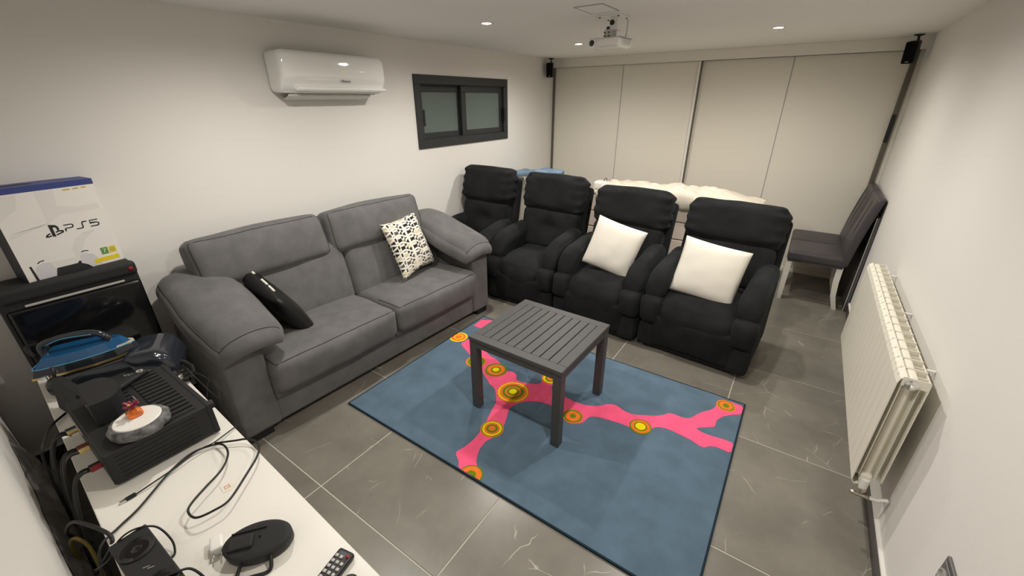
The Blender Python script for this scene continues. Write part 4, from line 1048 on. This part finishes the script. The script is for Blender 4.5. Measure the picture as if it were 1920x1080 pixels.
tube('steam_hose', [IM @ Vector((-0.15, 0.0, 0.06)), (-0.270, 0.05, 0.19), (-0.275, 0.15, 0.15), (-0.25, 0.19, 0.06), (-0.22, 0.16, 0.02)], 0.007, 'rubber', ir, 8)['label'] = 'ribbed black steam hose'
# coiled flex on the right end
P = []
for k in range(260):
    t = k/259
    base = [Vector(q) for q in ((0.612, 0.424, 0.62), (0.665, 0.445, 0.618), (0.717, 0.452, 0.612), (0.762, 0.440, 0.604), (0.790, 0.415, 0.598), (0.775, 0.392, 0.597))]
    s = t*(len(base)-1); i = min(len(base)-2, int(s)); p = base[i].lerp(base[i+1], s-i)
    a = t*2*PI*26; d = (base[i+1]-base[i]).normalized(); u = d.cross(Vector((0, 0, 1))).normalized()
    P.append(p+u*0.0085*math.cos(a)+Vector((0, 0, 1))*0.0085*math.sin(a))
cf = tube('coiled_flex', P, 0.0028, 'rubber', None, 5, 0); tag(cf, 'black coiled flex curling over the cabinet edge beside the iron', 'cable')
kn = tube('knotted_flex', [(0.655, 0.40, 0.586), (0.69, 0.425, 0.60), (0.72, 0.415, 0.612), (0.705, 0.39, 0.606), (0.68, 0.40, 0.60), (0.70, 0.43, 0.594), (0.735, 0.41, 0.588)], 0.005, 'rubber', None, 8)
tag(kn, 'short knotted black flex inside the loop of the coiled flex', 'cable')

# ---- router and D-shaped hub
hub = thing('smart_hub', 'matt black hub with a flat D shaped top standing on the receiver', 'hub', (0.955, 0.092, HC+rh+0.001), math.radians(-1))
P = [(-0.094, 0.0), (0.094, 0.0), (0.094, 0.045)]+[(0.094*math.cos(a), 0.045+0.050*math.sin(a)) for a in [PI*k/16 for k in range(1, 16)]]+[(-0.094, 0.045)]
prism('body', P, 0.080, 'plasm', hub)
prism('top_cap', [(x*0.985, 0.001+y*0.98) for x, y in P], 0.003, 'plasm', hub, tr(0, 0, 0.080))
lathe('status_light', [(0, 0.002), (0.0025, 0.002), (0.0025, 0)], 'sockl', hub, 8, tr(0.03, 0.0, 0.055) @ rot('X', PI/2))
ro = thing('wifi_router', 'thin black router standing on edge with two stick antennas', 'router', (0.655, 0.075, HC), math.radians(8))
RM = rot('X', math.radians(-8))
box('case', (-0.11, -0.018, 0.0), (0.11, 0.018, 0.135), 'plasm', ro, r=0.008, M=RM)
tube('antenna', [RM @ Vector((-0.12, 0, 0.06)), RM @ Vector((-0.125, 0.0, 0.10)), RM @ Vector((-0.128, 0, 0.17))], 0.0065, 'plas', ro, 8, 2)
tube('antenna', [RM @ Vector((0.02, 0.02, 0.12)), RM @ Vector((0.10, 0.055, 0.13)), RM @ Vector((0.12, 0.065, 0.135))], 0.005, 'plas', ro, 8, 2)
tube('cord_post', [(0.02, -0.022, 0.10), (0.02, -0.024, 0.15), (0.018, -0.026, 0.215)], lambda t: 0.0085-0.003*t, 'plas', ir, 10, 3)['label'] = 'short upright black cord post'
gm = thing('slim_remote', 'slim black remote lying across the back of the receiver top', 'remote', (0.842, 0.228, HC+rh+0.003), math.radians(118))
puff('body', (0.140, 0.036, 0.018), 0.007, 'plasm', gm, n=8, M=tr(0, 0, 0.0105))
lathe('ring_button', [(0.006, 0.0), (0.006, 0.003), (0.011, 0.003), (0.011, 0.0)], 'acd', gm, 16, tr(0.05, 0, 0.019))

# ---- loose items on the right part of the cabinet top
cs = thing('centre_speaker', 'black two driver speaker lying on its back at the cabinet edge', 'speaker', (1.66, 0.015, HC), math.radians(1.2))
hs = 0.075
box('case', (-0.125, -0.038, 0.0), (0.20, 0.042, hs), 'plasm', cs, r=0.003)
for x in (-0.055, 0.095):
    d = lathe('driver', [(0.036, 0.001), (0.0345, 0.003), (0.030, 0.002), (0.016, -0.001), (0.009, 0.002), (0.006, 0.005), (0.0, 0.006)], 'glossb', cs, 32, tr(x, 0.002, hs+0.001))
    lathe('dust_cap', [(0.0085, 0.003), (0.006, 0.0065), (0.0, 0.008)], 'glossb', d, 20, tr(x, 0.002, hs+0.001))
    tube('surround', [(x+0.0355*math.cos(a), 0.002+0.0355*math.sin(a), hs+0.002) for a in [2*PI*k/16 for k in range(16)]], 0.0022, 'plas', cs, 6, 2, True)
ribbons('printed_marks', [[(0.015, -0.008), (0.022, 0.004)], [(0.026, -0.002), (0.033, 0.010)]], 0.0016, 0.0006, 'sockl', cs, tr(0, 0, hs))
tube('speaker_wire', [(-0.16, -0.075, 0.002), (-0.128, -0.045, 0.035), (-0.122, -0.015, hs+0.002), (-0.123, 0.02, hs+0.004), (-0.10, 0.055, hs-0.01), (-0.06, 0.066, 0.03), (-0.035, 0.058, 0.006), (-0.03, 0.045, 0.004)], 0.0028, 'rubber', cs, 6)
tube('speaker_wire', [(0.075, -0.01, hs+0.003), (0.10, 0.03, hs+0.006), (0.115, 0.058, hs-0.004), (0.15, 0.070, 0.03), (0.19, 0.060, 0.004)], 0.003, 'rubber', cs, 6)

cgx = thing('usb_charger', 'white USB plug charger lying between speaker and oval dock', 'charger', (1.708, 0.144, HC), math.radians(-20))
puff('body', (0.048, 0.032, 0.026), 0.005, 'whitep', cgx, n=6, M=tr(-0.006, 0, 0.0135))
for y in (-0.009, 0.009):
    tube('pin', [(0.016, y, 0.0135), (0.036, y, 0.0135)], 0.0022, 'chrome', cgx, 8, 0)
ok = thing('oval_dock', 'black oval charging dock tilted on its wire stand', 'dock', (1.803, 0.212, HC), math.radians(52))
DM = tr(0, 0, 0.030) @ rot('X', math.radians(9))
P = [(0.084*math.cos(2*PI*k/36), 0.050*math.sin(2*PI*k/36)) for k in range(36)]
prism('base', P, 0.022, 'plas', ok, DM @ tr(0, 0, -0.018), taper=1.0, smooth=True)
puff('dome', (0.168, 0.100, 0.024), 0.011, 'plasm', ok, n=14, fn=lambda o, p: (0.084*1.0*p.x*math.sqrt(max(0, 1-p.y*p.y/2)), 0.050*p.y*math.sqrt(max(0, 1-p.x*p.x/2)), o.z), M=DM @ tr(0, 0, 0.004))
box('cradle', (-0.068, -0.020, 0.012), (-0.008, 0.016, 0.024), 'plasm', ok, r=0.005, M=DM)
box('rest_ridge', (-0.066, 0.026, 0.010), (0.02, 0.030, 0.020), 'plas', ok, r=0.0015, M=DM)
lathe('pin_hole', [(0, 0.0), (0.003, 0.0), (0.003, -0.002)], 'blk2', ok, 10, DM @ tr(0.006, 0.004, 0.0175))
tube('stand', [(-0.035, -0.040, 0.018), (-0.040, -0.072, 0.004), (0.0, -0.078, 0.004), (0.035, -0.072, 0.004), (0.034, -0.040, 0.022)], 0.005, 'plas', ok, 8)

rm = thing('remote_control', 'black remote control with grey keys and a red power key', 'remote', (2.030, 0.262, HC), math.radians(102))
puff('body', (0.155, 0.050, 0.020), 0.007, 'plas', rm, n=8, M=tr(-0.0, 0, 0.0105))
for i in range(9):
    for j in range(3):
        if i == 0 and j == 0: continue
        b_ = puff('key', (0.0085, 0.0095, 0.004), 0.0018, 'btn', rm, n=3, M=tr(0.055-i*0.0145, -0.014+j*0.0140, 0.0215))
puff('power_key', (0.010, 0.010, 0.004), 0.0018, 'redb', rm, n=4, M=tr(0.062, -0.015, 0.0215))['label'] = 'red power key'
kb = lathe('black_knob', [(0.0, 0.030), (0.018, 0.030), (0.022, 0.026), (0.023, 0.004), (0.020, 0.0), (0, 0)], 'plas', None, 24, None)
kb.location = (2.094, 0.286, HC); tag(kb, 'round black knob cap beside the remote control at the bottom edge', 'knob')

tg = prism('paper_tag', [(-0.022, -0.014), (0.014, -0.018), (0.022, 0.004), (0.014, 0.020), (-0.016, 0.014)], 0.0008, 'paper', None, None)
tg.location = (1.508, 0.252, HC+0.0003); tag(tg, 'small white paper tag with orange print on the cabinet top', 'tag')
ribbons('print', [[(-0.008, -0.006), (0.006, -0.008), (0.008, 0.006), (-0.006, 0.007), (-0.008, -0.006)], [(-0.003, -0.002), (0.004, 0.003)]], 0.0022, 0.0003, 'print_', tg, tr(0, 0, 0.0008))

# ---- cables on the cabinet top
z = HC+0.0045
A = [(1.455, 0.384), (1.408, 0.391), (1.369, 0.377), (1.345, 0.357), (1.292, 0.309), (1.27, 0.267)]
P = [(1.2, 0.13), (1.235, 0.185), (1.268, 0.235), (1.292, 0.309), (1.345, 0.357), (1.369, 0.377), (1.408, 0.391), (1.455, 0.384), (1.497, 0.356), (1.546, 0.299), (1.6, 0.227), (1.601, 0.183), (1.585, 0.145), (1.545, 0.14), (1.519, 0.158), (1.49, 0.205), (1.454, 0.267), (1.398, 0.309), (1.338, 0.319), (1.29, 0.302), (1.268, 0.245), (1.296, 0.172), (1.375, 0.067), (1.402, 0.012), (1.44, -0.037), (1.469, -0.06), (1.50, -0.075)]
P3 = []
for k, (x, y) in enumerate(P):
    lift = 0.030 if 3 <= k <= 17 else 0.012
    if k in (3, 18, 17, 4): lift = 0.03
    zz = z+lift*math.sin(PI*min(1, k/24))
    if k >= 24: zz = HC+0.01-0.06*(k-24)
    P3.append((x, y, zz))
o = tube('power_cable', P3[3:], 0.0034, 'rubber', None, 8, 6); tag(o, 'long black cable looping across the white cabinet top', 'cable')
ub = thing('usb_cable', 'thin black cable with a silver USB plug beside the receiver', 'cable', (0, 0, 0))
tube('lead', [(x, y, z-0.0015+0.014*math.sin(PI*k/8)) for k, (x, y) in enumerate([(1.304, 0.071), (1.305, 0.104), (1.298, 0.18), (1.285, 0.235), (1.281, 0.270), (1.285, 0.305), (1.272, 0.346), (1.258, 0.377), (1.250, 0.400)])]+[(1.243, 0.412, HC-0.03), (1.24, 0.416, HC-0.10)], 0.0022, 'rubber', ub, 6)
box('plug_grip', (1.297, 0.052, HC+0.001), (1.310, 0.078, HC+0.009), 'rubber', ub, r=0.002)
box('plug', (1.2985, 0.038, HC+0.002), (1.3085, 0.053, HC+0.0075), 'chrome', ub, r=0.0005)['label'] = 'bright metal plug'
o = tube('thin_cable', [(0.700, 0.400, 0.600), (0.78, 0.440, 0.612), (0.85, 0.462, 0.590), (0.93, 0.462, 0.57), (0.98, 0.440, 0.565), (0.985, 0.425, 0.60), (0.94, 0.408, 0.655), (0.885, 0.398, 0.70)], 0.0026, 'rubber', None, 6)
tag(o, 'thin black cable looping over the cabinet front beside the sofa', 'cable', None)
o = tube('thin_cable', [(0.83, 0.440, 0.50), (0.85, 0.460, 0.58), (0.90, 0.468, 0.60), (0.95, 0.460, 0.56), (0.93, 0.455, 0.50), (0.96, 0.465, 0.42)], 0.0022, 'rubber', None, 6)
tag(o, 'thin black cable hanging inside the loop beside the sofa arm', 'cable', None)

# ---- cables and plugs behind the receiver, dropping into the gap by the near wall
cols = [('rubber', 'rubber', 'black'), ('rubber', 'teal', 'teal'), ('rubber', 'goldc', 'gold'), ('rubber', 'rust', 'orange brown'), ('rubber', 'rust', 'rust coloured'), ('rubber', 'goldc', 'brass'), ('rubber', 'rubber', 'thick black'), ('rubber', 'redc', 'red')]
for k, (cm, pm_, nm) in enumerate(cols):
    x = 0.845+k*0.047; zc_ = HC+0.055+0.02*(k % 3)
    t = thing('audio_cable', 'black cable with %s plug in the back of the receiver' % nm, 'cable', (0, 0, 0), 0, 'cables behind the receiver')
    box('plug', (x-0.008, 0.022, zc_-0.006), (x+0.008, 0.050, zc_+0.006), pm_, t, r=0.002)
    r_ = 0.0036+0.0016*(k % 2)
    tube('lead', [(x, 0.024, zc_), (x+0.003, 0.000, zc_+0.003), (x+0.012+0.01*random.random(), -0.022, zc_-0.02), (x+0.03+0.03*random.random(), -0.048, HC-0.05), (x+0.05+0.05*random.random(), -0.060-0.02*random.random(), HC-0.22), (x+0.06, -0.065, HC-0.45)], r_, cm, t, 7)
for k in range(7):
    box('terminal', (0.838+k*0.024, 0.048, HC+0.098), (0.848+k*0.024, 0.054, HC+0.108), 'acg', rc).matrix_parent_inverse = Matrix.Translation((-1.012, -0.197, -HC))
o = tube('dangling_cable', [(1.13, -0.07, 0.40), (1.19, -0.085, 0.50), (1.27, -0.06, 0.585), (1.36, -0.03, 0.60), (1.42, -0.012, 0.592), (1.44, -0.02, 0.57), (1.40, -0.055, 0.50), (1.33, -0.075, 0.42)], 0.005, 'rubber', None, 8)
tag(o, 'thick black cable looped in the gap between cabinet and near wall', 'cable')
o = tube('yellow_cable', [(1.20, -0.095, 0.36), (1.215, -0.09, 0.47), (1.245, -0.075, 0.51), (1.28, -0.06, 0.48), (1.33, -0.065, 0.40), (1.40, -0.07, 0.30)], 0.005, 'olive', None, 8)
tag(o, 'dull yellow cable bent in the gap behind the cabinet', 'cable')
o = tube('power_flex', [(0.62, 0.05, HC+0.008), (0.68, 0.0, HC+0.012), (0.74, -0.03, HC+0.005), (0.80, -0.055, HC-0.03), (0.88, -0.07, HC-0.20)], 0.0045, 'rubber', None, 8)
tag(o, 'black flex running off the cabinet back edge beside the hub', 'cable')
o = tube('power_flex', [(0.84, 0.03, HC+0.03), (0.81, 0.005, HC+0.035), (0.84, -0.02, HC+0.01), (0.93, -0.045, HC-0.02), (1.0, -0.06, HC-0.15)], 0.004, 'rubber', None, 8)
tag(o, 'black flex arching from the receiver corner into the gap', 'cable')
# crumpled grey plastic along the wall in the gap, and a dark cable tray below
V, F = [], []; nx, ny = 70, 10
for j in range(ny+1):
    for i in range(nx+1):
        u, v = i/nx, j/ny; x = 0.45+1.75*u; s = noise.noise(Vector((x*9, v*4, 2)))
        V.append((x, WN+0.002+0.045*(1-v)+(0.014*s*(1-abs(2*v-1))+0.008*(1+noise.noise(Vector((x*22, v*7, 5)))))*min(1, 3*(1-v)), 0.25+0.20*v+0.07*noise.noise(Vector((x*5, 3, 0.5)))*v))
for j in range(ny):
    for i in range(nx):
        a = j*(nx+1)+i; F.append((a, a+1, a+nx+2, a+nx+1))
o = mesh('plastic_sheet', V, F, 'bag', None, False); tag(o, 'crumpled grey plastic sheet tucked between near wall and cabinet', 'plastic sheet')
sm = o.modifiers.new('thick', 'SOLIDIFY'); sm.thickness = 0.002
ct = thing('cable_tray', 'black trunking of cables in the gap behind the cabinet', 'cable tray', (1.6, -0.07, 0.0))
box('trunking', (-1.35, -0.034, 0.0), (0.25, -0.006, 0.26), 'blk2', ct, r=0.01)
